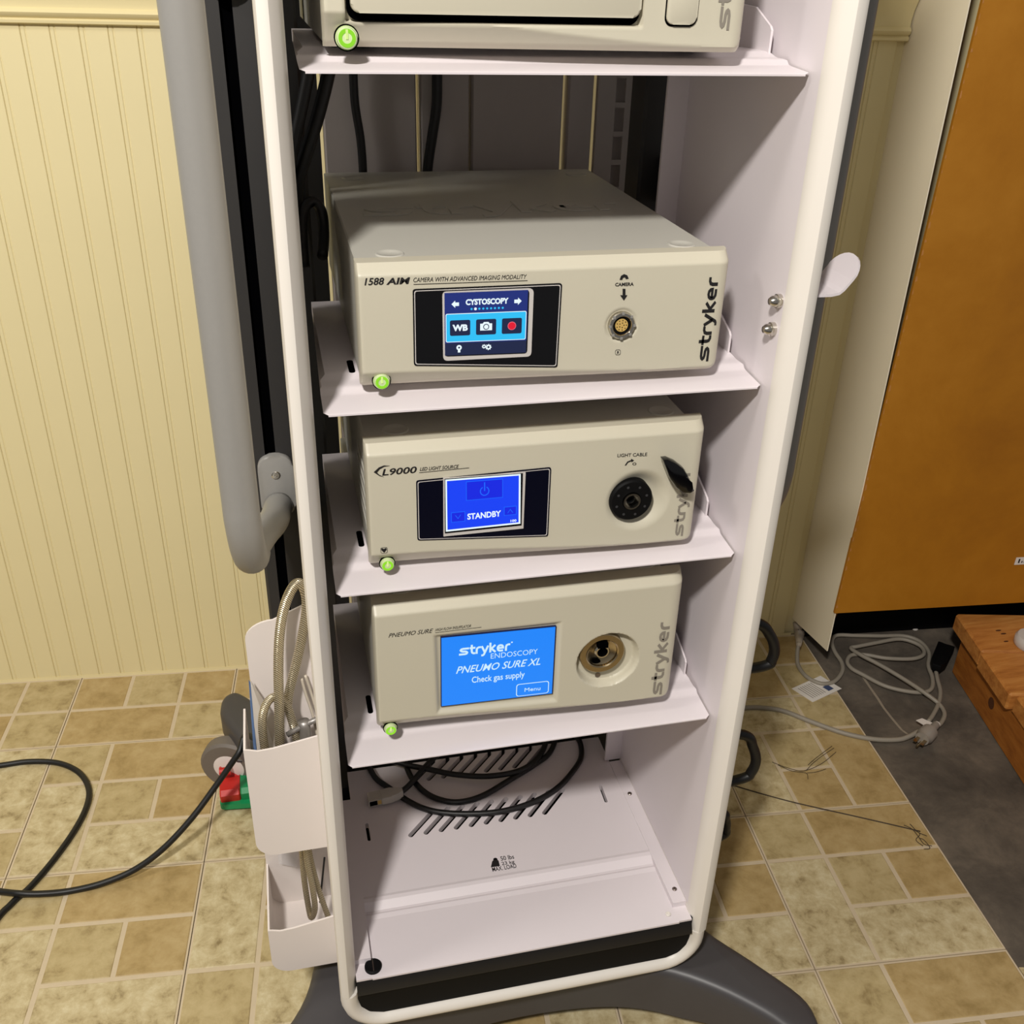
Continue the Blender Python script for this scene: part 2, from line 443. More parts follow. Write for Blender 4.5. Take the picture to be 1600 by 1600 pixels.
# U-shaped lower trim
def utrim():
    x0, x1, zt, zb = .002, .4495, .1955, .130
    out, inn = [], []
    ro, ri = .052, .032
    t = .0205
    def arc(cx, cz, r, a0, a1, n=8): return [(cx + r * math.cos(math.radians(a0 + (a1 - a0) * k / n)), cz + r * math.sin(math.radians(a0 + (a1 - a0) * k / n))) for k in range(n + 1)]
    out = [(x0, zt)] + arc(x0 + ro, zb + ro, ro, 180, 270) + arc(x1 - ro, zb + ro, ro, 270, 360) + [(x1, zt)]
    inn = [(x0 + t, zt)] + arc(x0 + t + ri, zb + t + ri, ri, 180, 270) + arc(x1 - t - ri, zb + t + ri, ri, 270, 360) + [(x1 - t, zt)]
    bm = bmesh.new()
    rings = []
    for (yy, f) in ((.05, 0), (-.040, 0), (-.047, .003), (PF, .008)):
        ring = []
        for a, b in zip(out, inn):
            a, b = Vector(a), Vector(b); d = (b - a).normalized()
            ring.append((bm.verts.new((*(a + d * f).to_tuple()[:1], yy, (a + d * f).y)), bm.verts.new(((b - d * f).x, yy, (b - d * f).y))))
        rings.append(ring)
    n = len(out)
    for R0, R1 in zip(rings, rings[1:]):
        for k in range(n - 1):
            for s in (0, 1): bm.faces.new((R0[k][s], R0[k + 1][s], R1[k + 1][s], R1[k][s]))
    for R in (rings[0], rings[-1]):
        for k in range(n - 1): bm.faces.new((R[k][0], R[k + 1][0], R[k + 1][1], R[k][1]))
    for k in (0, n - 1):
        bm.faces.new([r[k][0] for r in rings] + [r[k][1] for r in rings[::-1]])
    return bm
obj('lower_trim', utrim(), FLANGE, cart, smooth=True)
# black front cover: rounded lower corners, sloping top
bm = PR([(.0215, .2165), (.0215, .182), (.0245, .168), (.034, .156), (.050, .1505), (.402, .1505), (.418, .156), (.427, .168), (.430, .182), (.430, .2165)], 'y', -.043, -.02)
obj('front_cover', bm, BLACK, cart, smooth=True)
obj('front_cover_lip', PR([(-.0440, .2128), (-.0500, .1985), (-.0503, .1968), (-.0490, .1952), (-.0460, .1945), (-.0428, .1945), (-.0428, .2128)], 'x', .0212, .4285), mat('satin_black', (20, 20, 23), .3, var=0), cart, smooth=True)

# shelves -------------------------------------------------------------
def tray_profile(zt):
    return [(.268, zt), (.058, zt), (.052, zt - .0006), (.046, zt - .0035), (.040, zt - .0042), (.032, zt - .0040), (.027, zt - .0048), (.023, zt - .0078), (.018, zt - .0085), (-.012, zt - .0105), (-.0150, zt - .0116),
            (-.0150, zt - .0130), (.268, zt - .010)]
def shelf(zt, x0=.030, x1=.4265):
    bm = bmesh.new()
    pr = tray_profile(zt)
    # widen toward the front in steps as the real tray does
    def xl(y): return x0 + (.006 if y > .05 else (.0015 if y > .03 else 0))
    def xr(y): return x1 - (.004 if y > .05 else (.0015 if y > .03 else 0))
    A_ = [bm.verts.new((xl(p[0]) + (.004 if p[0] < -.0125 else 0), *p)) for p in pr]; B_ = [bm.verts.new((xr(p[0]) - (.004 if p[0] < -.0125 else 0), *p)) for p in pr]
    n = len(pr); bm.faces.new(A_); bm.faces.new(B_[::-1])
    for i in range(n): bm.faces.new((A_[i], B_[i], B_[(i + 1) % n], A_[(i + 1) % n]))
    o = obj('shelf', bm, WHITE, cart, smooth=True)
    # upright side guards with a cut corner
    for xa, xb in ((x1 - .0065, x1 - .0045),):
        obj('side_guard', PR([(.050, zt - .002), (.050, zt + .016), (.053, zt + .019), (.085, zt + .032), (.262, zt + .040), (.262, zt - .002)], 'x', xa, xb), WHITE, o)
    obj('slot', PR(rrect(.0575, .052, .0632, .082, .0025, 3), 'z', zt - .001, zt + .0003), HOLE, o)
    return o
SH = {1: 1.1745, 2: .9105, 3: .7300, 4: .5205}
for k in SH: shelf(SH[k])

# bottom tray with slanted vent slots cut through
ZB = .2235
def bottom_tray():
    pr = [(.285, ZB), (.064, ZB), (.060, ZB + .0008), (.055, ZB), (.046, ZB - .006), (.043, ZB - .0062), (.040, ZB - .0052), (.034, ZB - .0066), (-.046, ZB - .0066), (-.046, ZB - .0090), (.285, ZB - .0090)]
    bm = bmesh.new()
    x0, x1 = .0215, .4275
    A_ = [bm.verts.new((x0 + (.018 if p[0] < .2 else .018), *p)) for p in pr]; B_ = [bm.verts.new((x1 - .016, *p)) for p in pr]
    n = len(pr); bm.faces.new(A_); bm.faces.new(B_[::-1])
    for i in range(n): bm.faces.new((A_[i], B_[i], B_[(i + 1) % n], A_[(i + 1) % n]))
    bmesh.ops.recalc_face_normals(bm, faces=bm.faces)
    return bm
def slot_poly(p, q, r, n=6):
    p, q = Vector(p), Vector(q); d = (q - p).normalized(); a0 = math.atan2(d.y, d.x)
    return [tuple(q + Vector((math.cos(a0 - math.pi / 2 + math.pi * k / n), math.sin(a0 - math.pi / 2 + math.pi * k / n))) * r) for k in range(n + 1)] + \
           [tuple(p + Vector((math.cos(a0 + math.pi / 2 + math.pi * k / n), math.sin(a0 + math.pi / 2 + math.pi * k / n))) * r) for k in range(n + 1)]
bt = obj('bottom_shelf', bottom_tray(), WHITE, cart)
cut = bmesh.new()
fr0, fr1 = at(642, 1305, 'z', ZB), at(851, 1270, 'z', ZB)
sv = (at(880, 1235, 'z', ZB) - at(852, 1271, 'z', ZB)).to_2d()
for k in range(10):
    p = fr0.lerp(fr1, k / 9).to_2d(); prism(cut, slot_poly(p, p + sv, .0035), 'z', ZB - .02, ZB + .02)
bk0, bk1 = at(670, 1217, 'z', ZB), at(804, 1198, 'z', ZB)
for k in range(-1, 8):
    p = bk0.lerp(bk1, k / 6).to_2d(); prism(cut, slot_poly(p, p + sv * .92, .0035), 'z', ZB - .02, ZB + .02)
for a, b in (((573, 1288), (577, 1312)), ((938, 1228), (947, 1252))):
    prism(cut, slot_poly(at(*a, 'z', ZB).to_2d(), at(*b, 'z', ZB).to_2d(), .0022), 'z', ZB - .02, ZB + .02)
co = obj('cutter', cut, WHITE)
md = bt.modifiers.new('b', 'BOOLEAN'); md.operation = 'DIFFERENCE'; md.solver = 'EXACT'; md.object = co
dg = bpy.context.evaluated_depsgraph_get()
nm = bpy.data.meshes.new_from_object(bt.evaluated_get(dg)); bt.modifiers.clear()
old = bt.data; bt.data = nm; nm.name = 'bottom_shelf'; bpy.data.meshes.remove(old)
bpy.data.objects.remove(co)
# side rails of the bottom shelf, screws, knob
for xa, xb in ((.411, .4283), (.0207, .040)):
    obj('shelf_rail', PR([(-.024, ZB - .008), (.230, ZB - .008), (.230, ZB + .0012), (-.024, ZB + .0012)], 'x', xa, xb), WHITE, cart)
obj('shelf_apron', BX(.0212, .4283, -.0445, .05, ZB - .0095, ZB - .0068), WHITE, cart)
def screw(c, r, m, parent=cart, ax=(0, 0, 1), name='screw'):
    o = obj(name, LT([(r, -.001), (r, .0006), (r * .8, .0012), (r * .35, .0012), (r * .25, .0004), (0, .0004)], c, ax, 14), m, parent)
    return o
STEEL = mat('dull_steel', (138, 128, 122), 0.35, 1.0, var=0.0)
for px, py in ((984, 1240), (1054, 1389)): screw(at(px, py, 'z', ZB + .0016), .0030, STEEL)
kn = at(583, 1510, 'z', ZB - .005)
kp = obj('latch_knob', LT([(.0098, -.003), (.0098, .0015), (.0086, .0024), (0, .0024)], kn, (0, 0, 1), 24), BLACK, cart)
obj('knob_slot', BX(kn.x - .0006, kn.x + .0006, kn.y - .008, kn.y + .008, kn.z + .0018, kn.z + .0027), STEEL, kp)
kk = at(1044, 1428, 'z', ZB - .005); screw(kk, .0032, FLANGE)
# load marking
def ztext(s, pl, pr, cap, m, z, parent, bold=0.0):
    a = at(*pl, 'z', z); b = at(*pr, 'z', z); c = at(pl[0], pl[1] - cap, 'z', z)
    h = abs((c - a).y)
    u_ = Vector((b.x - a.x, 0, 0)); return lay(glyph_mesh(s, bold), a, u_, (0, h, 0), 'lettering', m, parent)
zt_ = ZB + .0003
for s, a, b, c in (('50 lbs', (783, 1345), (804, 1342), 7), ('23 kg', (785, 1353.5), (805, 1350.5), 7), ('MAX. LOAD', (770, 1362), (808, 1357), 7)):
    ztext(s, a, b, c, PRINTK, zt_, bt, .012)
wp = [at(*p, 'z', zt_).to_2d() for p in ((767, 1355), (781, 1353), (779, 1345), (777, 1343), (771, 1344), (769, 1346))]
obj('weight_mark', PR([tuple(p) for p in wp], 'z', zt_ - .0003, zt_ + .0001), PRINTK, bt)
wc = at(774, 1343, 'z', zt_)
obj('weight_mark', LT([(.0016, -.0002), (.0016, .0002), (.0028, .0002), (.0028, -.0002)], wc, (0, 0, 1), 14), PRINTK, bt)

# rear posts with a T slot in their front
def post(x0, x1, gx):
    yf, yb, g = .300, .345, .0062
    pr = [(x0, yb), (x0, yf + .003), (x0 + .003, yf), (gx - g, yf), (gx - g, yf + .012), (gx + g, yf + .012), (gx + g, yf), (x1 - .003, yf), (x1, yf + .003), (x1, yb)]
    o = obj('rear_post', PR(pr, 'z', .120, ZT), POST, cart)
    obj('slot_liner', BX(gx - g, gx + g, yf + .0085, yf + .0118, .121, ZT - .001), HOLE, o)
    return o
pL = post(-.044, .043, -.0228); pR = post(.407, .494, .4728)
obj('shaded_back_panel', BX(.008, .0655, .436, .452, .15, ZT, bev=.001), POST, cart)  # another back panel, its shadow put into the dark colour
# brackets between panel and post
for xa, xb in ((.004, .019), (.431, .446)):
    for z in (.25, .62, 1.0, 1.4): obj('bracket', BX(xa, xb, .2345, .301, z, z + .05), POST, cart)
# back panels with gaps through which the lit wall shows
for xa, xb in ((.0697, .1771), (.1817, .2398), (.2422, .3527), (.3591, .3908)):
    obj('back_panel', PR([(xa, .436), (xa + .002, .432), (xb - .002, .432), (xb, .436), (xb, .452), (xa, .452)], 'z', .15, ZT), BACKP, cart)
def perf_rail():
    bm = bmesh.new(); x0, x1, a, b = .3957, .4440, .418, .430
    box(bm, x0, a, .431, .434, .15, ZT); box(bm, b, x1, .431, .434, .15, ZT)
    z = .16
    while z < ZT - .04:
        box(bm, a - .0002, b + .0002, .431, .434, z, z + .006); z += .033
    box(bm, x0, x1 + .012, .438, .441, .15, ZT)
    return bm
obj('perforated_rail', perf_rail(), BACKP, cart)

# base with four spread legs
half = [(.225, -.014), (.33, -.022), (.400, -.044), (.455, -.080), (.500, -.124), (.520, -.152), (.538, -.168), (.556, -.162), (.564, -.142), (.560, -.108), (.522, -.050), (.482, .006), (.464, .060), (.458, .13)]
front = [(.45 - x - .018 * min(1, abs(x - .225) / .3), y) for x, y in half[:0:-1]] + half
rear = [(x + .02 * (1 if x > .225 else -1) * min(1, abs(x - .225) / .3), (.42 - y) + .04 * max(0, min(1, (-y - .02) / .1))) for x, y in front[::-1]]
loop = front + rear
def closed_smooth(P, k=4):
    n = len(P); out = []
    for i in range(n):
        p0, p1, p2, p3 = (Vector(P[(i + d) % n]) for d in (-1, 0, 1, 2))
        for j in range(k):
            t = j / k
            out.append(tuple(0.5 * ((2 * p1) + (p2 - p0) * t + (2 * p0 - 5 * p1 + 4 * p2 - p3) * t * t + (3 * p1 - p0 - 3 * p2 + p3) * t ** 3)))
    return out
def base_bm():
    P = closed_smooth(loop); n = len(P); bm = bmesh.new(); rings = []
    c2 = [Vector(p) for p in P]
    nrm = []
    for i in range(n):
        t = (c2[(i + 1) % n] - c2[i - 1]).normalized(); nrm.append(Vector((-t.y, t.x)))
    zl = [.042 + .034 * max(0, min(1, (abs(p.x - .225) - .20) / .10)) for p in c2]
    for ins, z in ((.004, -1), (0, -2), (0, .112), (.0012, .118), (.0040, .1225), (.0085, .1255), (.014, .1265)):
        rings.append([bm.verts.new((*(c2[i] + nrm[i] * ins), z if z > 0 else zl[i] + (.004 if z == -2 else 0))) for i in range(n)])
    for R0, R1 in zip(rings, rings[1:]):
        for i in range(n): bm.faces.new((R0[i], R0[(i + 1) % n], R1[(i + 1) % n], R1[i]))
    bm.faces.new(rings[0]); bm.faces.new(rings[-1])
    return bm
base = obj('base', base_bm(), DGREY, cart, smooth=True)
obj('base_core', PR(rrect(.03, .03, .42, .40, .02), 'z', .1255, .180), BLACK, cart)
def caster(cx, cy, axis, pedals):
    c = Vector((cx, cy, .040)); ax = Vector(axis).normalized()
    if pedals: c = Vector((cx - .022, cy - .008, .0505))
    o = obj('caster', LT([(.012, .0), (.030, .0), (.030, .004), (.022, .012), (.010, .012), (.010, .0)], (cx, cy, .0665), (0, 0, 1), 20), DGREY, cart, smooth=True)
    obj('tire', LT([(r_ * (1.25 if pedals else 1), h_) for r_, h_ in ((.026, -.014), (.036, -.014), (.0395, -.010), (.040, 0), (.0395, .010), (.036, .014), (.026, .014))], c, ax, 32), mat('grey_tire', (112, 104, 96), .55), o, smooth=True)
    obj('hub', LT([(0, -.0155), (.020, -.0155), (.030 if pedals else .0265, -.013), (.030 if pedals else .0265, .013), (.020, .0155), (0, .0155)], c, ax, 28), BINW, o, smooth=True)
    if pedals:
        RED = mat('red_plastic', (196, 34, 26), .45); GRN = mat('green_plastic', (20, 142, 84), .45)
        def ped(m, name, xs):
            pr = [(-.078, .034), (-.074, .014), (-.030, .016), (-.016, .050), (-.026, .058), (-.038, .038), (-.070, .040)]
            bm = PR([(cy + .01 + y, z) for y, z in pr], 'x', cx + xs[0], cx + xs[1], .002, 1)
            return obj(name, bm, m, o, smooth=True)
        ped(RED, 'brake_pedal', (-.042, -.010)); ped(GRN, 'steer_pedal', (-.0095, .034))
        obj('pedal_skirt', PR(rquad([(cx - .044, cy - .070), (cx + .032, cy - .078), (cx + .032, cy - .02), (cx - .040, cy - .02)], .008), 'z', .008, .018), GRN, o)
        obj('pedal_roller', TB([(cx - .040, cy - .040, .062), (cx - .022, cy - .040, .062)], .007, 10, 0), RED, o)
    return o
caster(.532, -.125, (.3, -1, 0), False)
caster(-.082, -.125, (-.3, -1, 0), False)
caster(.550, .545, (1, .2, 0), False)
caster(-.118, .540, (-.35, -1, 0), True)

# grip handles on the posts
def handle(xc, xp, z_top):
    r = .0168; yv, yp, zb = .045, .292, .700
    s = 1 if xp > xc else -1
    R_ = .078
    pts = [(xc, yv, 1.40), (xc, yv, 1.2), (xc, yv, 1.0), (xc, yv, .88), (xc, yv, .82), (xc, yv, zb + R_ + .014), (xc, yv, zb + R_)]
    for k in range(1, 8):
        a = math.pi / 2 * k / 7
        pts.append((xc + s * .004 * k / 7, yv + R_ * (1 - math.cos(a)), zb + R_ * (1 - math.sin(a))))
    pts += [(xc + (xp - xc) * .45, .165, zb - .008), (xc + (xp - xc) * .8, .22, zb - .025), (xp, yp, zb - .044)]
    o = obj('grip_handle', TB(pts, r, 22, 5), GREY, cart, smooth='all')
    zc = .688
    obj('mount_plate', PR(rquad([(xp - .0205, .640), (xp + .0205, .640), (xp + .0205, .7215), (xp - .0205, .7215)], .019, 8), 'y', .2905, .3005, .002, 2), GREY, o, smooth=True)
    screw((xp, .2905, .6965), .0052, CHROME, o, (0, -1, 0))
    return o
handle(-.0485, -.0185, 1.4); handle(.4920, .4675, 1.4)
obj('mount_plate', PR(rquad([(-.037, 1.197), (.000, 1.197), (.000, 1.28), (-.037, 1.28)], .018, 8), 'y', .2905, .3005, .002, 2), GREY, cart, smooth=True)

# white hook on the right panel, its dome nuts inside
bm = bmesh.new()
F_, R_h = -.036, .008
hf = [(1270, 461.5), (1300, 460), (1311, 457.5), (1318, 452), (1331, 437)]
rows = [[bm.verts.new((.4495, F_, at(1283, 460.5, 'y', F_).z)), bm.verts.new((.4495, R_h, at(1283, 460.5, 'y', F_).z))]]
for p in hf[1:]:
    q_ = at(*p, 'y', F_); rows.append([bm.verts.new((q_.x, F_, q_.z)), bm.verts.new((q_.x, R_h, q_.z))])
q0 = at(*hf[-1], 'y', F_); dxh, dzh = .0105, .0165
for k in range(1, 7):
    a = math.pi / 2 * k / 6; m_ = (F_ + R_h) / 2; hw = (R_h - F_) / 2 * math.cos(a) + .0008
    rows.append([bm.verts.new((q0.x + dxh * math.sin(a), m_ - hw, q0.z + dzh * math.sin(a))), bm.verts.new((q0.x + dxh * math.sin(a), m_ + hw, q0.z + dzh * math.sin(a)))])
for a, b in zip(rows, rows[1:]): bm.faces.new((a[0], a[1], b[1], b[0]))
bmesh.ops.recalc_face_normals(bm, faces=bm.faces)
bmesh.ops.solidify(bm, geom=bm.faces[:], thickness=.0022)
hk = obj('hook', bm, WHITE, cart)
obj('hook_plate', BX(.4493, .4515, -.032, .008, .945, 1.0, bev=.0008), WHITE, hk)
for z, y in ((.9815, -.021), (.9550, -.0177)):
    obj('dome_nut', LT([(.0062, -.001), (.0062, .004), (.0052, .0045), (.0048, .008), (.003, .0105), (0, .0112)], (.4284, y, z), (-1, 0, 0), 18), CHROME, cart, smooth=True)

# storage pockets on the left side
def pocket(name, zb, zrim, yb, bx, back_top, rbot=.022):
    xl, xr, yf, t = -.074, .0025, .030, .0022
    n = 7
    def arcpts(r0): return [(xl + t * 0 + r0 + rbot * 0 - r0 * math.cos(math.pi / 2 * k / n), zb + r0 - r0 * math.sin(math.pi / 2 * k / n)) for k in range(n + 1)]
    out = [(xl, zrim)] + arcpts(rbot) + [(xr, zb)]
    inn = [(xr, zb + t)] + [(x + t * (1 - (x - xl) / rbot) if x < xl + rbot else x, max(z, zb) + t * min(1, (x - xl) / rbot)) for x, z in arcpts(rbot)][::-1] + [(xl + t, zrim)]
    bm = bmesh.new()
    prism(bm, out + inn, 'y', yf, yb)                                     # bottom and left wall
    fp = [(xl, zrim)] + arcpts(rbot) + [(xr, zb), (xr, zrim + .006), (xl + .03, zrim - .003), (xl + .014, zrim - .004), (xl + .005, zrim - .001)]
    prism(bm, fp, 'y', yf - .0022, yf)                                    # front
    o = obj(name, bm, BINW, cart, smooth=True)
    bp = [(xl + bx, zb + .007), (xl + bx, back_top - .03)] + [(xl + bx + .03 - .03 * math.cos(math.pi / 2 * k / 8), back_top - .030 + .022 * math.sin(math.pi / 2 * k / 8)) for k in range(1, 9)] + [(xr, back_top + .008), (xr, zb + .001), (xl + bx + .007, zb + .001)]
    obj('back_plate', PR(bp, 'y', yb - .0015, yb + .001), BINW, o)
    return o
pocket('storage_pocket', .357, .513, .095, .011, .634)
pocket('storage_pocket', .160, .236, .130, .0, .40)

# =================================================================== CONSOLES
def face_mesh(x0, x1, z0, z1, fn, d=.0013, skirt=.024):
    bm = bmesh.new()
    nx = int((x1 - x0) / d); nz = int((z1 - z0) / d)
    G = [[bm.verts.new((x0 + (x1 - x0) * i / nx, fn(x0 + (x1 - x0) * i / nx, z0 + (z1 - z0) * k / nz), z0 + (z1 - z0) * k / nz)) for i in range(nx + 1)] for k in range(nz + 1)]
    for k in range(nz):
        for i in range(nx): bm.faces.new((G[k][i], G[k][i + 1], G[k + 1][i + 1], G[k + 1][i]))
    rim = [G[0][i] for i in range(nx)] + [G[k][nx] for k in range(nz)] + [G[nz][i] for i in range(nx, 0, -1)] + [G[k][0] for k in range(nz, 0, -1)]
    bk = [bm.verts.new((v.co.x, skirt, v.co.z)) for v in rim]
    n = len(rim)
    for i in range(n): bm.faces.new((rim[i], rim[(i + 1) % n], bk[(i + 1) % n], bk[i]))
    return bm
def sstep(t): t = max(0, min(1, t)); return t * t * (3 - 2 * t)
def face_fn(x0, x1, z0, z1, wave, rec=(), tb=(.0085, .0085), rr=.013):
    zc0, zc1, dep = wave
    def f(x, z):
        y = 0.0
        t = (z1 - z) / tb[0]
        if t < 1: y += tb[1] * (1 - t) ** 1.0
        dx = x1 - x
        if dx < rr: y += rr - math.sqrt(max(0, rr * rr - (rr - dx) ** 2))
        dx = x - x0
        if dx < .003: y += .003 - math.sqrt(max(0, .003 ** 2 - (.003 - dx) ** 2))
        s = (x - x0) / (x1 - x0)
        zc = z0 + zc0 + (zc1 - zc0) * sstep(s * 1.05)
        if z < zc: y += dep * (zc - z) / .012
        # small lower right rounding
        q = math.hypot(max(0, x - (x1 - .010)), max(0, (z0 + .010) - z))
        if q > .006: y += (q - .006) * .5
        for cx, cz, ri, ro, dp in rec:
            d_ = math.hypot(x - cx, z - cz)
            if d_ < ro: y += dp * (1 - sstep((d_ - ri) / (ro - ri)))
        return y
    return f
FACE = {}
def console(name, label, x0, x1, z0, z1, depth, wave, rec=(), extra=None, z_feet=None, rr=.013, xh=None):
    t = thing(name, label, 'console', ((x0 + x1) / 2, depth / 2, z0 - .003))
    fn = face_fn(x0, x1, z0, z1, wave, rec, rr=rr)
    f2 = (lambda x, z: fn(x, z) + extra(x, z)) if extra else fn
    FACE[name] = f2
    obj('front_bezel', face_mesh(x0, x1, z0, z1, f2), BEIGE, t, smooth=True)
    obj('housing', BX(x0 + .001, xh or x1 - .0055, .0225, depth, z0 + .001, z1 - .0004, bev=.0012), BEIGE2, t)
    for xx in (x0 + .03, x1 - .03):
        for yy in (.05, depth - .05):
            if z_feet: obj('foot', LT([(.009, 0), (.010, .001), (.010, z0 + .001 - z_feet)], (xx, yy, z_feet), (0, 0, 1), 14), BLACK, t)
    for px in (x0 + .031, x1 - .036):
        for yy in (.035, depth - .035):
            obj('top_recess', LT([(.0125, -.0004), (.0125, .0002), (.0115, .0010), (.0098, .0010), (.0082, .0001), (0, .0000)], (px, yy, z1 - .0004), (0, 0, 1), 26), BEIGE2, t, smooth=True)
    return t
def ring(name, c, prof, m, parent, seg=32, ax=(0, -1, 0), loop=False):
    return obj(name, LT(prof, (c[0], c[2] if len(c) > 2 else 0, c[1]), ax, seg, loop), m, parent, smooth=True)
def plate(name, pts, y0, y1, m, parent, bev=0.0):
    return obj(name, PR(pts, 'y', y1, y0, bev, 1), m, parent)
def qpts(px): return [fxz(*p) for p in px]
def power_button(c, r, parent, y=.002):
    cap = mat('pale_green_cap', (206, 222, 170), .35, var=0)
    b = ring('power_button', (c[0], c[1], y), [(r * 1.14, -.004), (r * 1.14, .0005), (r * 1.06, .0005), (r * 1.04, .0036), (r * .94, .0048), (0, .0048)], cap, parent, 28)
    ring('button_gap', (c[0], c[1], y), [(r * 1.14, -.001), (r * 1.26, -.001), (r * 1.26, .0008), (r * 1.14, .0008)], HOLE, b, 28, loop=True)
    ring('button_lamp', (c[0], c[1], y - .0049), [(r * .50, 0), (r * .86, 0), (r * .86, .0003), (r * .50, .0003)], SCR_G, b, 28, loop=True)
    plate('button_lamp', [(c[0] - r * .12, c[1] - r * .1), (c[0] + r * .12, c[1] - r * .1), (c[0] + r * .12, c[1] + r * .8), (c[0] - r * .12, c[1] + r * .8)], y - .0050, y - .0054, SCR_L, b)
    return b
class Scr:
    """display surface: items laid out in (u, v) of the glass, v down from the top"""
    def __init__(s, quad, y, parent, bg, name='display'):
        s.q = [Vector(p) for p in quad]; s.y = y; s.n = 0; s.m = parent
        s.o = plate(name, [tuple(p) for p in s.q], y, y + .001, bg, parent); s.lay = 0
    def P(s, u, v):
        tl, tr, br, bl = s.q
        return tuple((tl * (1 - u) + tr * u) * (1 - v) + (bl * (1 - u) + br * u) * v)
    def poly(s, pts, m, lv=1, name='screen_graphic'):
        y = s.y - .00012 * lv
        bm = bmesh.new(); bm.faces.new([bm.verts.new((p[0], y, p[1])) for p in (s.P(*q) for q in pts)])
        return obj(name, bm, m, s.o)
    def rect(s, u0, v0, u1, v1, m, lv=1, r=.0):
        if r:
            p = rrect(u0, v0 * .76, u1, v1 * .76, r, 4); return s.poly([(a, b / .76) for a, b in p], m, lv)
        return s.poly([(u0, v0), (u1, v0), (u1, v1), (u0, v1)], m, lv)
    def disc(s, u, v, r, m, lv=1, n=16, asp=1.3): return s.poly([(u + r * math.cos(2 * math.pi * k / n), v + r * asp * math.sin(2 * math.pi * k / n)) for k in range(n)], m, lv)
    def text(s, t, u0, v0, u1, v1, m, lv=2, bold=0.0, shear=0.0, me=None):
        y = s.y - .00012 * lv
        a = s.P(u0, v1); b = s.P(u1, v1); c = s.P(u0, v0)
        A_ = Vector((a[0], y, a[1])); B_ = Vector((b[0], y, b[1])); C_ = Vector((c[0], y, c[1]))
        return lay(me or glyph_mesh(t, bold, shear), A_, B_ - A_, C_ - A_, 'screen_text', m, s.o)
def vertical_mark(pb, pt, wd, m, parent, s='stryker', y=-.0005):
    a = at(*pb, 'y', y); b = at(*pt, 'y', y)
    h = b.z - a.z
    o = lay(wordmark(s), (a.x + wd / 2, y, a.z), (0, 0, h), (-wd, 0, 0), 'maker_mark', m, parent)
    f = FACE[parent.name]
    for v in o.data.vertices: v.co.y = f(v.co.x, v.co.z) - .0004

XC0, XC1 = .0640, .3795
# ---- 2nd shelf: camera control unit
z0, z1 = .9128, 1.0195
pc = fxz(971, 508)
cc = console('camera_console', 'beige camera control unit with a cystoscopy touchscreen, second shelf from the top', XC0, .3900, z0, z1, .402, (.0155, .003, .009), [(pc[0], pc[1], .0125, .0155, .0022)], z_feet=SH[2], xh=.3784)
fr = qpts([(644.5, 451.5), (878, 442), (870.5, 573.5), (646.5, 571)])
plate('screen_surround', rquad(fr, .0025), -.0008, .004, GLOSS, cc)
def outline(q, inset, wd, y, m, parent, name='surround_line'):
    c = sum((Vector(p) for p in q), Vector((0, 0))) / len(q)
    def ins(d):
        out = []
        n = len(q)
        for i in range(n):
            p0, p, p1 = Vector(q[i - 1]), Vector(q[i]), Vector(q[(i + 1) % n])
            a = (p0 - p).normalized(); b = (p1 - p).normalized(); s_ = abs(a.x * b.y - a.y * b.x)
            out.append(p + (a + b) * (d / max(.2, s_)))
        return [tuple(v) for v in out]
    A_ = rquad(ins(inset), .002); B_ = rquad(ins(inset + wd), .002)
    bm = bmesh.new()
    va = [bm.verts.new((p[0], y, p[1])) for p in A_]; vb = [bm.verts.new((p[0], y, p[1])) for p in B_]
    n = len(va)
    for i in range(n): bm.faces.new((va[i], va[(i + 1) % n], vb[(i + 1) % n], vb[i]))
    return obj(name, bm, m, parent)
outline(fr, .0012, .0007, -.00105, SILVER, cc)
plate('display_bezel', rquad(qpts([(690.5, 455), (833, 449.5), (829, 555.5), (692, 562.5)]), .004), -.0024, -.0005, SILVER, cc)
dq = qpts([(693.5, 456.5), (826, 451.5), (822.5, 550.5), (694.5, 555.5)])
plate('display_gap', rquad(dq, .003), -.0027, -.0010, GLOSS, cc)
NAVY = e('screen_navy', (18, 40, 118), 1.0); NAVY2 = e('screen_dark_navy', (16, 30, 70), .9); CYAN = e('screen_cyan', (40, 190, 245), 1.0)
s = Scr([dq[0], (dq[1][0] - .0012, dq[1][1]), (dq[2][0] - .0012, dq[2][1] + .001), (dq[3][0], dq[3][1] + .001)], -.0031, cc, NAVY)
s.rect(0, .8, 1, 1, NAVY2, 1)
s.rect(.01, .325, .99, .785, SCR_W, 1, .02); s.rect(.018, .335, .982, .775, CYAN, 2, .015)
for u0 in (.06, .375, .69): s.rect(u0, .43, u0 + .245, .68, NAVY2, 3, .02)
s.text('CYSTOSCOPY', .25, .105, .765, .20, SCR_W, 2, .045)
s.text('WB', .09, .50, .275, .605, SCR_W, 4, .05)
for k in range(9): s.disc(.32 + .047 * k, .262, .013 if k != 1 else .017, SCR_W if k == 1 else CYAN, 2)
s.poly([(.08, .175), (.125, .12), (.125, .15), (.17, .15), (.17, .205), (.125, .205), (.125, .235)], SCR_W, 2)
s.poly([(.925, .165), (.88, .11), (.88, .14), (.835, .14), (.835, .195), (.88, .195), (.88, .225)], SCR_W, 2)
s.poly([(.425, .50), (.455, .50), (.47, .475), (.525, .475), (.54, .50), (.57, .50), (.57, .61), (.425, .61)], SCR_W, 4)
s.disc(.4975, .552, .037, NAVY2, 5); s.disc(.4975, .552, .027, SCR_W, 6)
s.disc(.8125, .553, .052, e('screen_pink', (255, 120, 140), .8), 4, 20); s.disc(.8125, .553, .045, e('screen_red', (225, 8, 45), 1.0), 5, 20)
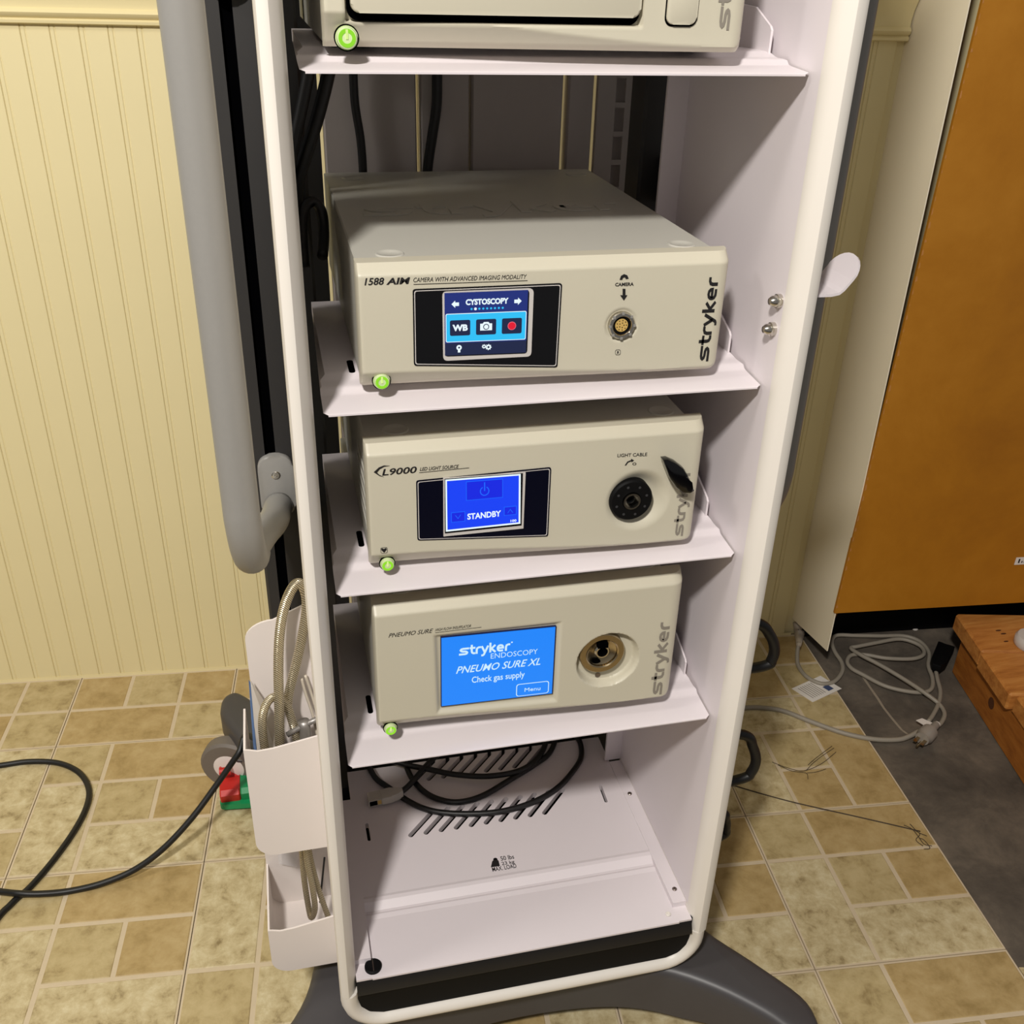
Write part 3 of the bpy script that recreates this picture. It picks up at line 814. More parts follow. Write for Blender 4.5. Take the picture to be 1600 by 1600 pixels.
s.disc(.17, .875, .033, SCR_W, 2); s.rect(.155, .905, .185, .955, SCR_W, 2); s.disc(.17, .875, .012, NAVY2, 3)
for gu, gv, gr in ((.475, .872, .024), (.53, .885, .034)):
    s.poly([(gu + gr * (1.15 if k % 4 < 2 else .85) * math.cos(2 * math.pi * k / 32), gv + 1.3 * gr * (1.15 if k % 4 < 2 else .85) * math.sin(2 * math.pi * k / 32)) for k in range(32)], SCR_W, 2)
    s.disc(gu, gv, gr * .4, NAVY2, 3)
# printing
ftext('1588', (569.5, 446), (600.5, 445), 11.5, cc, PRINTK, bold=.02, shear=.22)
ftext('AIM', (603.5, 445), (641, 443.5), 10.5, cc, PRINTK, bold=.035, shear=.2)
ftext('CAMERA WITH ADVANCED IMAGING MODALITY', (646, 441), (823, 435.5), 7, cc, PRINTK, shear=.25)
a, b = fxz(646, 444.5), fxz(824, 438.5); plate('print_line', [a, b, (b[0], b[1] + .0004), (a[0], a[1] + .0004)], -.0003, -.0005, PRINTK, cc)
ftext('CAMERA', (961, 447.5), (990, 446.5), 5.5, cc, PRINTK, bold=.03)
plate('arrow_mark', qpts([(972.6, 451), (977, 451), (977, 461), (980, 461), (974.5, 469.5), (968.8, 461), (972.6, 461)]), -.0003, -.0005, PRINTK, cc)
plate('camera_mark', qpts([(968, 437), (970, 431), (975, 428), (980, 430), (982, 435), (978, 436), (976, 433), (973, 434), (972, 437)]), -.0003, -.0005, PRINTK, cc)
outline(qpts([(961, 546), (969.5, 545.7), (969.3, 554.3), (960.8, 554.6)]), 0, .0003, -.0005, PRINTK, cc, 'symbol_mark')
plate('symbol_mark', qpts([(964.5, 548), (966, 548), (966.5, 553), (965.2, 551), (963.8, 553)]), -.0003, -.0005, PRINTK, cc)
vertical_mark((1100, 565), (1115, 433), .0155, PRINTK, cc)
# camera socket
sk = ring('camera_socket', (pc[0], pc[1], .002), [(.0122, 0), (.0122, .0035), (.0112, .0048), (.0088, .0048), (.0082, .0040), (.0082, .0005)], CHROME, cc, 36)
for k in range(8):
    a = 2 * math.pi * k / 8; c0 = Vector((pc[0] + .0112 * math.cos(a), pc[1] + .0112 * math.sin(a)))
    obj('socket_notch', BX(c0.x - .0011, c0.x + .0011, -.0031, -.0018, c0.y - .0011, c0.y + .0011), GREY, sk)
ring('socket_core', (pc[0], pc[1], .002), [(.0081, 0), (.0081, .0030), (.0068, .0030), (.0066, .0012), (0, .0012)], BLACK, sk)
gi = ring('pin_insert', (pc[0], pc[1], .002), [(.0058, 0), (.0058, .0026), (0, .0026)], GOLD, sk, 24)
for k in range(14):
    rr_, n_, o_ = (.0044, 9, 0) if k < 9 else (.0021, 5, 9)
    a = 2 * math.pi * (k - o_) / n_
    ring('pin_hole', (pc[0] + rr_ * math.cos(a), pc[1] + rr_ * math.sin(a), -.0006), [(.0005, 0), (.0005, .0002), (0, .0002)], HOLE, gi, 8)
power_button(fxz(596, 594.5, .004), .0064, cc, .004)
# embossed maker's mark on the lid
pa = at(548, 331, 'z', z1); pb = at(975, 331, 'z', z1)
lay(wordmark(), (.088, .160, z1 - .0002), (.262, 0, 0), (0, .068, 0), 'embossed_mark', BEIGE2, cc, extr=.0008)

# ---- 3rd shelf: light source
z0, z1 = .7305, .8598
pl_ = fxz(985, 780)
ls = console('light_source', 'beige surgical light source with a blue standby screen and black lever, third shelf', XC0, .3872, z0, z1, .402, (.019, .003, .010), [(pl_[0] + .008, pl_[1] - .002, .015, .034, .0085)], z_feet=SH[3], xh=.3725)
fr = qpts([(650, 750.5), (861, 729.5), (856, 837.5), (652, 844)])
plate('screen_surround', rquad(fr, .0025), -.0008, .004, mat('glossy_navy', (6, 8, 26), .15, var=0), ls)
outline(fr, .0012, .0007, -.00105, SILVER, ls)
plate('display_bezel', qpts([(692, 746), (820.5, 737), (817, 824), (692.5, 836.5)]), -.0022, -.0005, SILVER, ls)
plate('display_gap', qpts([(694, 746.5), (816, 737.5), (814, 819), (694.5, 831.5)]), -.0025, -.0005, GLOSS, ls)
s = Scr(qpts([(695, 747.5), (812.5, 738.5), (812, 816), (696, 828.5)]), -.0029, ls, SCR_W)
BL = e('screen_blue', (4, 62, 245), 1.0); BL2 = e('screen_deep_blue', (2, 34, 235), .9); BL3 = e('screen_light_blue', (10, 100, 255), 1.0)
s.rect(.02, .025, .975, .965, BL, 1)
def key(u0, v0, u1, v1):
    s.rect(u0, v0, u1, v1, BL3, 2); s.rect(u0 + .008, v0 + .012, u1 - .008, v1 - .012, BL2, 3)
key(.27, .06, .76, .43); key(.07, .63, .255, .83); key(.775, .62, .945, .80)
def uring(u, v, r0, r1, a0, a1, m, lv, n=18):
    P_ = [(u + r1 * math.cos(a0 + (a1 - a0) * k / n), v + 1.45 * r1 * math.sin(a0 + (a1 - a0) * k / n)) for k in range(n + 1)]
    Q_ = [(u + r0 * math.cos(a0 + (a1 - a0) * k / n), v + 1.45 * r0 * math.sin(a0 + (a1 - a0) * k / n)) for k in range(n + 1)]
    s.poly(P_ + Q_[::-1], m, lv)
uring(.515, .27, .05, .064, -1.1, 4.24, BL3, 4); s.rect(.507, .10, .523, .27, BL3, 4)
s.poly([(.12, .69), (.16, .77), (.2, .69), (.19, .69), (.16, .75), (.13, .69)], BL3, 4); s.poly([(.82, .75), (.86, .67), (.9, .75), (.89, .75), (.86, .69), (.83, .75)], BL3, 4)
s.text('STANDBY', .285, .685, .735, .805, SCR_W, 2, .03)
s.text('100', .865, .895, .945, .945, SCR_W, 2, .03)
ftext('L9000', (597, 743.5), (651.5, 739), 10.5, ls, PRINTK, bold=.02, shear=.2)
plate('swoosh_mark', qpts([(584, 737.5), (592, 730), (600, 727), (609, 727.5), (600, 729), (593, 733), (589, 738), (593, 742), (600, 745), (593, 743.5)]), -.0003, -.0005, PRINTK, ls)
ftext('LED LIGHT SOURCE', (656, 736), (717, 731.5), 5.5, ls, PRINTK, shear=.3, bold=.01)
a, b = fxz(655, 738.6), fxz(733, 731); plate('print_line', [a, b, (b[0], b[1] + .0004), (a[0], a[1] + .0004)], -.0003, -.0005, PRINTK, ls)
ftext('LIGHT CABLE', (964.5, 714.5), (1011, 712.5), 5.3, ls, PRINTK, bold=.012)
plate('arrow_mark', qpts([(976, 727), (980, 721), (986, 718.5), (986, 716.5), (990.5, 719), (986.5, 722), (986.3, 720.3), (981, 722.5), (978, 727)]), -.0003, -.0005, PRINTK, ls)
outline(qpts([(988, 722.5), (994, 722.2), (994, 726.5), (988, 726.8)]), 0, .0004, -.0005, PRINTK, ls, 'lock_mark')
vertical_mark((1061, 838), (1074, 733), .0150, PRINTG, ls)
hm = fxz(600, 859.5)
outline([(hm[0] - .0032, hm[1] + .0032), (hm[0] + .0032, hm[1] + .0032), (hm[0] + .0032, hm[1] - .0032), (hm[0] - .0032, hm[1] - .0032)], 0, .0003, -.0005, PRINTK, ls, 'heart_mark')
plate('heart_mark', [(hm[0], hm[1] - .0026), (hm[0] + .0026, hm[1] + .0006), (hm[0] + .0022, hm[1] + .002), (hm[0] + .001, hm[1] + .0021), (hm[0], hm[1] + .0012), (hm[0] - .001, hm[1] + .0021), (hm[0] - .0022, hm[1] + .002), (hm[0] - .0026, hm[1] + .0006)], -.0003, -.0005, PRINTK, ls)
power_button(fxz(605, 880, .005), .0060, ls, .005)
lp = (pl_[0], pl_[1])
port = ring('light_port', (lp[0], lp[1], .008), [(.0215, 0), (.0215, .010), (.0200, .0118), (.0095, .0118), (.0085, .010), (.0085, .001)], BLACK, ls, 40)
for k in range(8):
    a = 2 * math.pi * (k + .4) / 8
    ring('port_dimple', (lp[0] + .0155 * math.cos(a), lp[1] + .0155 * math.sin(a), -.0038), [(.0013, 0), (.0013, .0002), (0, .0002)], mat('dark_grey_dimple', (60, 60, 62), .3, var=0), port, 10)
ring('port_sleeve', (lp[0], lp[1], .008), [(.0085, 0), (.0085, .0135), (.0068, .0135), (.0062, .003), (0, .003)], CHROME, port, 32)
ring('port_core', (lp[0], lp[1], .008), [(.0045, 0), (.0045, .0085), (.003, .009), (.0025, .004), (0, .004)], BLACK, port, 24)
# lever: a black leaf that twists out of the face
lv = [fxz(*p) for p in ((1028, 709), (1036, 708), (1048, 713), (1060, 722), (1067, 733), (1069, 745), (1074, 752), (1077, 757), (1070, 761), (1059, 760), (1048, 752), (1040, 740), (1034, 724))]
obj('lever', PR(lv, 'y', -.015, -.004, .0025, 2), GLOSS, ls, smooth=True)
obj('lever_stem', LT([(.006, 0), (.006, .014)], (fxz(1052, 735)[0], .006, fxz(1052, 735)[1]), (0, -1, 0), 16), BLACK, ls)
for k in range(5):
    obj('side_louver', BX(XC0 + .0002, XC0 + .0014, .03 + .0 * k, .10, z0 + .03 + .014 * k, z0 + .036 + .014 * k, bev=.0005), BEIGE2, ls)

# ---- 4th shelf: insufflator
z0, z1 = .5315, .6890
rc = fxz(950, 1032)
def scr_recess(q, dp, soft=.003):
    P_ = [Vector(p) for p in q]
    def f(x, z):
        p = Vector((x, z)); d = 1e9
        for i in range(4):
            a, b = P_[i], P_[(i + 1) % 4]; t = (b - a).normalized(); d = min(d, (t.x * (p - a).y - t.y * (p - a).x) * -1)
        return dp * sstep(d / soft)
    return f
iq = qpts([(676, 992), (879, 970), (872, 1098), (681, 1117)])
ins = console('insufflator', 'beige gas insufflator with a bright blue screen and round gas port, fourth shelf', XC0, .3858, z0, z1, .402, (.019, .003, .010), [(rc[0], rc[1], .0310, .0350, .0105)], extra=scr_recess(iq, .0035, .006), z_feet=SH[4], rr=.016, xh=.3660)
SKY = e('screen_sky_blue', (8, 132, 250), 1.0); PALE = e('screen_pale_blue', (205, 235, 250), 1.0)
dq = qpts([(690, 998), (868, 980.5), (862.5, 1084), (690.5, 1104)])
plate('display_frame', [(p[0] + d[0], p[1] + d[1]) for p, d in zip(dq, ((-.0008, .0008), (.0012, .0008), (.0012, -.0012), (-.0008, -.0012)))], .0012, .005, mat('navy_edge', (24, 30, 74), .4, var=0), ins)
s = Scr(dq, .0006, ins, SKY)
s.text('', .15, .13, .60, .315, PALE, 2, me=wordmark())
s.text('ENDOSCOPY', .43, .29, .85, .365, PALE, 2, -.004)
s.text('PNEUMO SURE XL', .125, .43, .88, .535, PALE, 2, .01, .35)
s.text('Check gas supply', .265, .605, .74, .725, PALE, 2, .01)
s.text('Menu', .745, .87, .89, .925, PALE, 2)
s.rect(.668, .795, .968, .985, PALE, 1, .025); s.rect(.675, .804, .961, .976, SKY, 2, .022)
s.disc(.615, .155, .008, PALE, 2)
s.text('Menu', .745, .865, .89, .92, PALE, 3)
ftext('PNEUMO SURE', (607, 996.5), (677, 988.5), 6.5, ins, PRINTK, shear=.4)
ftext('HIGH FLOW INSUFFLATOR', (680, 986.5), (736, 980), 4.2, ins, PRINTK, shear=.4)
a, b = fxz(680, 988.5), fxz(752, 979.8); plate('print_line', [a, b, (b[0], b[1] + .0003), (a[0], a[1] + .0003)], -.0003, -.0005, PRINTK, ins)
vertical_mark((1027, 1086), (1040, 972), .0190, PRINTG, ins)
power_button(fxz(610, 1137, .006), .0060, ins, .006)
gp = fxz(942, 1023)
pg = ring('gas_port', (gp[0], gp[1], .011), [(.0245, 0), (.0245, .0085), (.0235, .0095), (.0180, .0095), (.0168, .0085), (.0160, .001)], NICKEL, ins, 44)
ring('port_bowl', (gp[0], gp[1], .011), [(.0170, 0), (.0165, .006), (.012, .003), (.0, .002)], NICKEL, pg, 36)
ring('port_nozzle', (gp[0], gp[1] + .002, .011), [(.0085, 0), (.0085, .008), (.0072, .0095), (.0058, .0095), (.0052, .003), (0, .003)], CHROME, pg, 30)
ring('nozzle_core', (gp[0], gp[1] + .002, .011), [(.0052, 0), (.0050, .0062), (0, .0062)], HOLE, pg, 20)
obj('port_key', BX(gp[0] - .006, gp[0] + .005, -.0005, .006, gp[1] + .0085, gp[1] + .0145), HOLE, pg)
obj('port_key', PR(circ(gp[0] - .005, gp[1] - .011, .0045, 14, .0025), 'y', .0035, .006), HOLE, pg)
a = fxz(932, 984), fxz(962, 981), fxz(962, 990), fxz(932, 994)
obj('port_slot', PR([(p[0], p[1] - .001) for p in a], 'y', .0052, .0105), HOLE, ins)
gh = fxz(938.5, 1064)
ring('indicator_hole', (gh[0], gh[1], .0105), [(.0030, 0), (.0030, .0006), (0, .0006)], STEEL, ins, 16)

# ---- top shelf: recorder
z0, z1 = 1.1768, 1.305
X0, X1 = .0495, .3750
dr = fxz(541, 35); dr2 = fxz(1003, 33)
def drawer_recess(x, z):
    d = min(x - dr[0], dr2[0] - x, z - (dr[1] + .0005), 1.286 - z)
    return .006 * sstep((d + .001) / .002)
dv = console('video_recorder', 'beige video recorder with a disc drawer, top shelf and cut by the frame', X0, X1, z0, z1, .40, (.0235, .004, .009), [], extra=drawer_recess, z_feet=SH[1])
obj('disc_drawer', PR(rrect(dr[0] + .0035, dr[1] + .0062, dr2[0] - .0025, 1.283, .006), 'y', -.0035, .008, .002, 3), BEIGE, dv, smooth=True)
obj('drawer_gap', PR(rrect(dr[0] + .001, dr[1] + .001, dr2[0] - .001, 1.285, .008), 'y', .0045, .0065), HOLE, dv)
ea, eb = fxz(1039.5, 38), fxz(1086, 38)
obj('button_gap', PR(rrect(ea[0] - .001, ea[1] - .0015, eb[0] + .001, 1.235, .006), 'y', -.0004, .003), HOLE, dv)
obj('eject_button', PR(rrect(ea[0], ea[1], eb[0], 1.2335, .0055), 'y', -.0028, .003, .001, 2), BEIGE, dv, smooth=True)
power_button(fxz(541.5, 59, .003), .0072, dv, .0035)
a0 = at(1131, 47, 'y', 0)
lay(wordmark(), (a0.x + .0075, -.0005, a0.z), (0, 0, .084), (-.0152, 0, 0), 'maker_mark', PRINTG, dv)

# =================================================================== CABLES ON THE CART
def cable(name, label, pts, r, m=RUBBER, seg=10, cat='cable', group=None, k=7):
    o = obj(name, TB(pts, r, seg, k), m, smooth='all')
    return tag(o, label, cat, group)
def ay(px, py, y): return tuple(at(px, py, 'y', y))
def az(px, py, z): return tuple(at(px, py, 'z', z))
def ax_(px, py, x): return tuple(at(px, py, 'x', x))
cable('hanging_cable', 'thick black cable slanting down beside the left post, nearest the side panel', [ay(492, 60, .279), ay(482, 115, .279), ay(470, 175, .278), ay(456, 240, .277), ay(449, 300, .277), ay(452, 400, .277)], .0062)
cable('hanging_cable', 'thick black cable slanting from the upper shelf down to the left of the camera unit', [ay(522, 60, .290), ay(513, 115, .290), ay(497, 180, .289), ay(480, 235, .288), ay(465, 285, .287), ay(462, 330, .287)], .0070)
cable('hanging_cable', 'thin black cable hanging in front of the widest back panel, behind the camera unit', [ay(551, 60, .418), ay(552, 115, .418), ay(555, 165, .418), ay(563, 215, .418), ay(567, 265, .418), ay(568, 330, .418)], .0050)
cable('hanging_cable', 'black cable hanging left of the middle of the back panels, behind the camera unit', [ay(684, 60, .418), ay(683, 115, .418), ay(682, 165, .418), ay(675, 215, .418), ay(668, 265, .418), ay(664, 330, .418)], .0060)
cable('looped_cable', 'black cable loop in the dark gap left of the camera unit', [ay(476, 418, .20), ay(472, 370, .22), ay(474, 330, .24), ay(488, 315, .25), ay(502, 330, .25), ay(506, 365, .24), ay(504, 400, .21)], .0055)
# cable coil on the bottom shelf
q = lambda x, y: (560 + x / 4, 1120 + y / 4)
zc = ZB + .0045
coil = thing('video_cable', 'black video cable coiled on the bottom shelf with a white plug', 'cable', (.22, .22, ZB))
for pts, h in (([(60, 300), (110, 385), (200, 450), (300, 520), (400, 570), (520, 598), (700, 606), (900, 590), (1100, 530), (1250, 440), (1345, 335), (1392, 250), (1385, 160), (1340, 95)], 0),
               ([(280, 260), (335, 385), (430, 482), (560, 530), (680, 525), (800, 482), (950, 392), (1100, 300), (1195, 225), (1240, 120)], .001),
               ([(170, 262), (300, 300), (440, 328), (600, 360), (800, 372), (980, 345), (1090, 290), (1155, 205), (1180, 120)], .007),
               ([(260, 475), (310, 435), (355, 385), (420, 310), (480, 250), (540, 200)], .008)):
    obj('cable_loop', TB([az(*q(*p), zc + h) for p in pts], .0040, 10, 7), RUBBER, coil, smooth='all')
pA = Vector(az(*q(60, 520), ZB + .010)); pB = Vector(az(*q(255, 478), ZB + .012))
d = (pB - pA); Ld = d.length; d.normalize()
def oriented(bm, origin, xdir, zdir=Vector((0, 0, 1))):
    x = xdir.normalized(); y = zdir.cross(x).normalized(); z = x.cross(y)
    M = Matrix(((x.x, y.x, z.x, origin.x), (x.y, y.y, z.y, origin.y), (x.z, y.z, z.z, origin.z), (0, 0, 0, 1)))
    bmesh.ops.transform(bm, matrix=M, verts=bm.verts); return bm
pwm = mat('grey_white_plug', (188, 182, 174), .5)
obj('plug_body', oriented(PR([(Ld * .42, -.0095), (Ld * .74, -.0095), (Ld * .92, -.005), (Ld * 1.12, -.0035), (Ld * 1.12, .0035), (Ld * .92, .005), (Ld * .74, .0095), (Ld * .42, .0095)], 'z', -.006, .006, .0015, 2), pA, d), pwm, coil, smooth=True)
sh = bmesh.new()
for a in ((0, Ld * .44, -.0085, .0085, -.0052, -.0044), (0, Ld * .44, -.0085, .0085, .0044, .0052), (0, Ld * .44, -.0085, -.0077, -.0046, .0046), (0, Ld * .44, .0077, .0085, -.0046, .0046)): box(sh, *a)
obj('plug_shell', oriented(sh, pA, d), pwm, coil)
obj('plug_core', oriented(BX(Ld * .02, Ld * .42, -.0080, .0080, -.0046, .0046), pA, d), pwm, coil)
obj('plug_opening', oriented(BX(Ld * .03, Ld * .27, -.0089, -.0080, -.0038, .0038), pA, d), HOLE, coil)
obj('plug_contacts', oriented(BX(Ld * .28, Ld * .40, -.0089, -.0080, -.0034, .0034), pA, d), GOLD, coil)

# heavy black flex looped at the right rear side
def fx(*a): return [ay(x, y, .075) for x, y in a]
fp = [(.4575, .09, .80), (.4575, .082, .72)]
for run in (((1183, 973), (1203, 992), (1210, 1012), (1206, 1030), (1192, 1041)), ((1162, 1148), (1176, 1166), (1181, 1188), (1174, 1206), (1158, 1217)), ((1126, 1270), (1133, 1279), (1134, 1293), (1126, 1306))):
    P_ = fx(*run)
    fp += [(.4575, .078, P_[0][2] + .020)] + P_ + [(.4575, .078, P_[-1][2] - .012)]
fp += [(.4575, .085, .24), (.4575, .10, .20)]
cable('coiled_flex', 'heavy black flex hanging in loops on the outer right side of the cart', fp, .0066, seg=12)

# contents of the storage pockets
def braid_mat():
    m = mat('braided_steel', (178, 164, 132), .32, .85, var=0)
    n = m.node_tree.nodes; L = m.node_tree.links; b = n['Principled BSDF']
    tc = n.new('ShaderNodeTexCoord'); wv = n.new('ShaderNodeTexWave'); wv.inputs['Scale'].default_value = 210; wv.bands_direction = 'DIAGONAL'; wv.inputs['Distortion'].default_value = 1.5
    L.new(tc.outputs['Object'], wv.inputs['Vector'])
    rp = n.new('ShaderNodeValToRGB'); rp.color_ramp.elements[0].color = (*lin((134, 122, 94)), 1); rp.color_ramp.elements[1].color = (*lin((236, 226, 202)), 1)
    L.new(wv.outputs['Fac'], rp.inputs[0]); L.new(rp.outputs[0], b.inputs['Base Color'])
    bp = n.new('ShaderNodeBump'); bp.inputs['Strength'].default_value = .5; bp.inputs['Distance'].default_value = .001
    L.new(wv.outputs['Fac'], bp.inputs['Height']); L.new(bp.outputs[0], b.inputs['Normal'])
    return m
BRAID = braid_mat()
cable('braided_hose', 'steel-braided gas hose standing in a tall loop in the upper pocket', [ay(440, 1210, .050), ay(437, 1160, .052), ay(436, 1100, .055), ay(435, 1040, .060), ay(437, 990, .066), ay(444, 950, .072), ay(455, 922, .076), ay(466, 911, .078), ay(476, 922, .079), ay(479, 950, .079), ay(472, 995, .079), ay(462, 1040, .078), ay(452, 1080, .075), ay(448, 1110, .070)], .0052, BRAID, 12, 'hose')
cable('braided_hose', 'steel-braided hose in the low arched loop in the upper pocket', [ay(421, 1215, .046), ay(413, 1165, .048), ay(410, 1130, .050), ay(414, 1105, .054), ay(424, 1091, .060), ay(437, 1090, .066), ay(448, 1102, .068), ay(456, 1125, .066), ay(463, 1150, .060), ay(470, 1200, .056)], .0046, BRAID, 12, 'hose')
cable('braided_hose', 'steel-braided hose doubled over in the lower pocket', [ay(470, 1290, .066), ay(472, 1330, .066), ay(475, 1370, .066), ay(480, 1405, .064), ay(486, 1433, .060), ay(492, 1420, .055), ay(488, 1385, .055), ay(480, 1345, .057), ay(476, 1300, .060)], .0036, BRAID, 10, 'hose')
cable('braided_hose', 'steel-braided hose end leaning against the panel in the lower pocket', [ay(478, 1300, .070), ay(486, 1345, .070), ay(498, 1390, .066), ay(510, 1425, .060), ay(518, 1445, .055)], .0034, BRAID, 10, 'hose')
# a grey T-shaped wrench in the upper pocket
tw = thing('valve_wrench', 'grey T-shaped gas cylinder wrench in the upper pocket', 'wrench', ay(475, 1135, .06))
WR = mat('grey_zinc', (150, 146, 142), .4, .6, var=.05)
obj('cross_bar', TB([ay(449, 1148, .058), ay(472, 1135, .058), ay(500, 1121, .058)], .0032, 10, 2), WR, tw, smooth='all')
obj('wrench_head', TB([ay(474, 1126, .060), ay(477, 1145, .058), ay(476, 1170, .056)], .0062, 12, 2), WR, tw, smooth='all')
# papers and booklet
def sheet(name, label, pts, m, th=.0012, cat='paper'):
    bm = bmesh.new(); vs = [bm.verts.new(p) for p in pts]; bm.faces.new(vs)
    bmesh.ops.solidify(bm, geom=bm.faces[:], thickness=th)
    return tag(obj(name, bm, m), label, cat)
sheet('booklet', 'white booklet leaning against the left wall of the upper pocket', [ay(391, 1062, .084), ay(434, 1128, .078), ay(444, 1210, .050), ay(404, 1210, .050)], PAPER, .0012, 'booklet')
sheet('folder', 'thin blue folder edge beside the booklet in the upper pocket', [ay(388.5, 1062, .086), ay(391.5, 1066, .086), ay(403.5, 1200, .050), ay(398, 1200, .050)], mat('blue_folder', (120, 150, 196), .5), .0006, 'folder')
sheet('card', 'dark blue card standing between the hoses in the upper pocket', [(-.050, .072, .37), (-.020, .074, .37), (-.022, .074, .46), (-.047, .072, .475)], mat('navy_card', (36, 38, 92), .5), .001, 'card')
cable('guide_wire', 'pale flexible tube leaning near the panel in the upper pocket, the shorter one', [ay(471, 1060, .085), ay(478, 1085, .082), ay(488, 1115, .078), ay(496, 1150, .07)], .0016, mat('pale_tube', (196, 186, 170), .35), 8, 'tube')
cable('guide_wire', 'pale flexible tube leaning near the panel in the upper pocket, the taller one', [ay(477, 1055, .088), ay(486, 1082, .086), ay(494, 1110, .080), ay(500, 1150, .07)], .0016, MATS['pale_tube'], 8, 'tube')
bag = mat('clear_plastic', (232, 230, 232), .15, var=0)
bag.node_tree.nodes['Principled BSDF'].inputs['Alpha'].default_value = .35
sheet('plastic_bag', 'small clear plastic bag in the back of the lower pocket', [(-.058, .118, .245), (-.036, .114, .238), (-.030, .120, .29), (-.055, .121, .30)], bag, .001, 'bag')
cable('lead_wire', 'thin black lead standing in the right of the lower pocket', [ay(507, 1340, .075), ay(504, 1370, .075), ay(500, 1410, .07)], .0012, RUBBER, 8, 'wire')

# =================================================================== FLOOR: LEFT
bc = thing('floor_cable', 'black mains cable looping across the tiles on the left', 'cable', az(60, 1395, 0))
rr0 = .0048
obj('cable_loop', TB([az(-60, 1203, rr0), az(0, 1196, rr0), (az(45, 1190, rr0)), az(90, 1192, rr0), az(122, 1206, rr0), az(138, 1230, rr0), az(136, 1258, rr0), az(118, 1295, rr0), az(85, 1342, rr0), az(48, 1385, rr0), az(18, 1412, rr0), az(-30, 1470, rr0), (-.60, -.02, rr0), (-.72, -.22, rr0), (-.70, -.50, rr0)], rr0, 12, 7), RUBBER, bc, smooth='all')
obj('cable_run', TB([az(-60, 1203, rr0), (-.72, .545, rr0), (-.79, .42, rr0), (-.70, .28, rr0), az(-70, 1385, .006), az(0, 1393, .009), az(30, 1396, .0145), az(65, 1396.5, .010), az(110, 1392, rr0), az(160, 1380, .008), az(210, 1359, .020), az(255, 1326, .045), az(300, 1278, .080), az(340, 1224, .120), az(372, 1178, .160), az(392, 1150, .185), (-.02, .27, .22), (.02, .30, .24)], rr0, 12, 7), RUBBER, bc, smooth='all')

# =================================================================== FLOOR: RIGHT
g = lambda x, y: (1100 + x / 3.2, 900 + y / 3.2)
rc_ = .0042
CR = lambda pts, hs=None: [az(*g(*p), rc_ + (hs[i] if hs else 0)) for i, p in enumerate(pts)]
pc1 = thing('mains_lead', 'grey power cord in loose loops on the bare concrete, plug end nearest', 'cord', az(*g(900, 450), 0))
path = [(474, 330), (466, 390), (472, 450), (515, 505), (585, 538), (650, 528), (690, 480), (688, 432), (655, 380), (640, 332), (664, 297), (760, 298), (880, 300), (1000, 300), (1080, 328), (1124, 382), (1122, 450), (1142, 510), (1138, 562), (1095, 582), (1010, 576), (900, 548), (795, 494), (738, 462), (716, 428), (738, 396), (810, 394), (910, 411), (1040, 414), (1098, 392), (1085, 352), (1020, 322), (960, 316), (870, 332), (770, 352), (735, 362), (790, 398), (880, 445), (1000, 516), (1100, 582), (1175, 640), (1203, 690), (1185, 735), (1158, 752)]
hs = [.03 if i == 0 else (.012 if i == 1 else 0) for i in range(len(path))]
for i in range(27, 36): hs[i] = .004
for i in range(36, 40): hs[i] = .009
obj('cord', TB(CR(path, hs), rc_, 9, 5), CORD, pc1, smooth='all')
cb = mat('pale_grey_connector', (178, 166, 150), .5)
obj('connector', TB([az(*g(474, 345), rc_ + .028), ay(1249, 990, .745), ay(1247, 972, .752)], .009, 12, 2, rads=lambda t: .005 + .006 * min(1, t * 2)), cb, pc1, smooth='all')
P_a = Vector(az(*g(1158, 752), .010)); P_b = Vector(az(*g(1060, 852), .013))
dd = (P_b - P_a); LL = dd.length; dd.normalize()
obj('plug', LT([(0, 0), (.007, .0), (.008, LL * .25), (.015, LL * .34), (.0155, LL * .60), (.0125, LL * .66), (.0125, LL * .72), (0, LL * .72)], P_a + Vector((0, 0, .004)), dd, 20), mat('clear_grey_plug', (150, 142, 132), .3, var=.05), pc1, smooth=True)
sd = dd.cross(Vector((0, 0, 1))).normalized()
for o_ in (-.0065, .0065):
    c0 = P_a + Vector((0, 0, .004)) + dd * LL * .72 + sd * o_
    obj('prong', oriented(BX(-.001, .017, -.0008, .0008, -.003, .003), c0, dd, sd), NICKEL, pc1)
c0 = P_a + Vector((0, 0, -.003)) + dd * LL * .72
obj('prong', TB([c0, c0 + dd * .019], .0023, 8, 0), NICKEL, pc1)
obj('cord_band', LT([(.0062, 0), (.0062, .012), (0, .012)], P_a - dd * .006 + Vector((0, 0, .002)), dd, 12), PAPER, pc1)
w0 = [az(*g(*p), .016) for p in ((1060, 722), (1090, 712), (1150, 738), (1120, 758))]
bm = PR([p[:2] for p in w0], 'z', .0155, .0165)
obj('wire_tag', bm, PAPER, pc1)
pc2 = thing('extension_lead', 'short grey lead with a black socket beside the wooden step', 'cord', az(*g(1180, 420), 0))
obj('cord', TB(CR([(1158, 470), (1168, 520), (1182, 580), (1172, 640), (1145, 695), (1122, 728)]), rc_, 9, 6), CORD, pc2, smooth='all')
s0 = Vector(az(*g(1158, 466), .012)); s1 = Vector(az(*g(1208, 358), .014)); sdv = s1 - s0; sl = sdv.length
obj('socket_body', oriented(PR([(0, -.008), (sl * .25, -.015), (sl, -.0165), (sl, -.006), (sl * .93, -.004), (sl * .93, .004), (sl, .006), (sl, .0165), (sl * .25, .015), (0, .008)], 'z', -.011, .011, .003, 2), s0, sdv), BLACK, pc2, smooth=True)
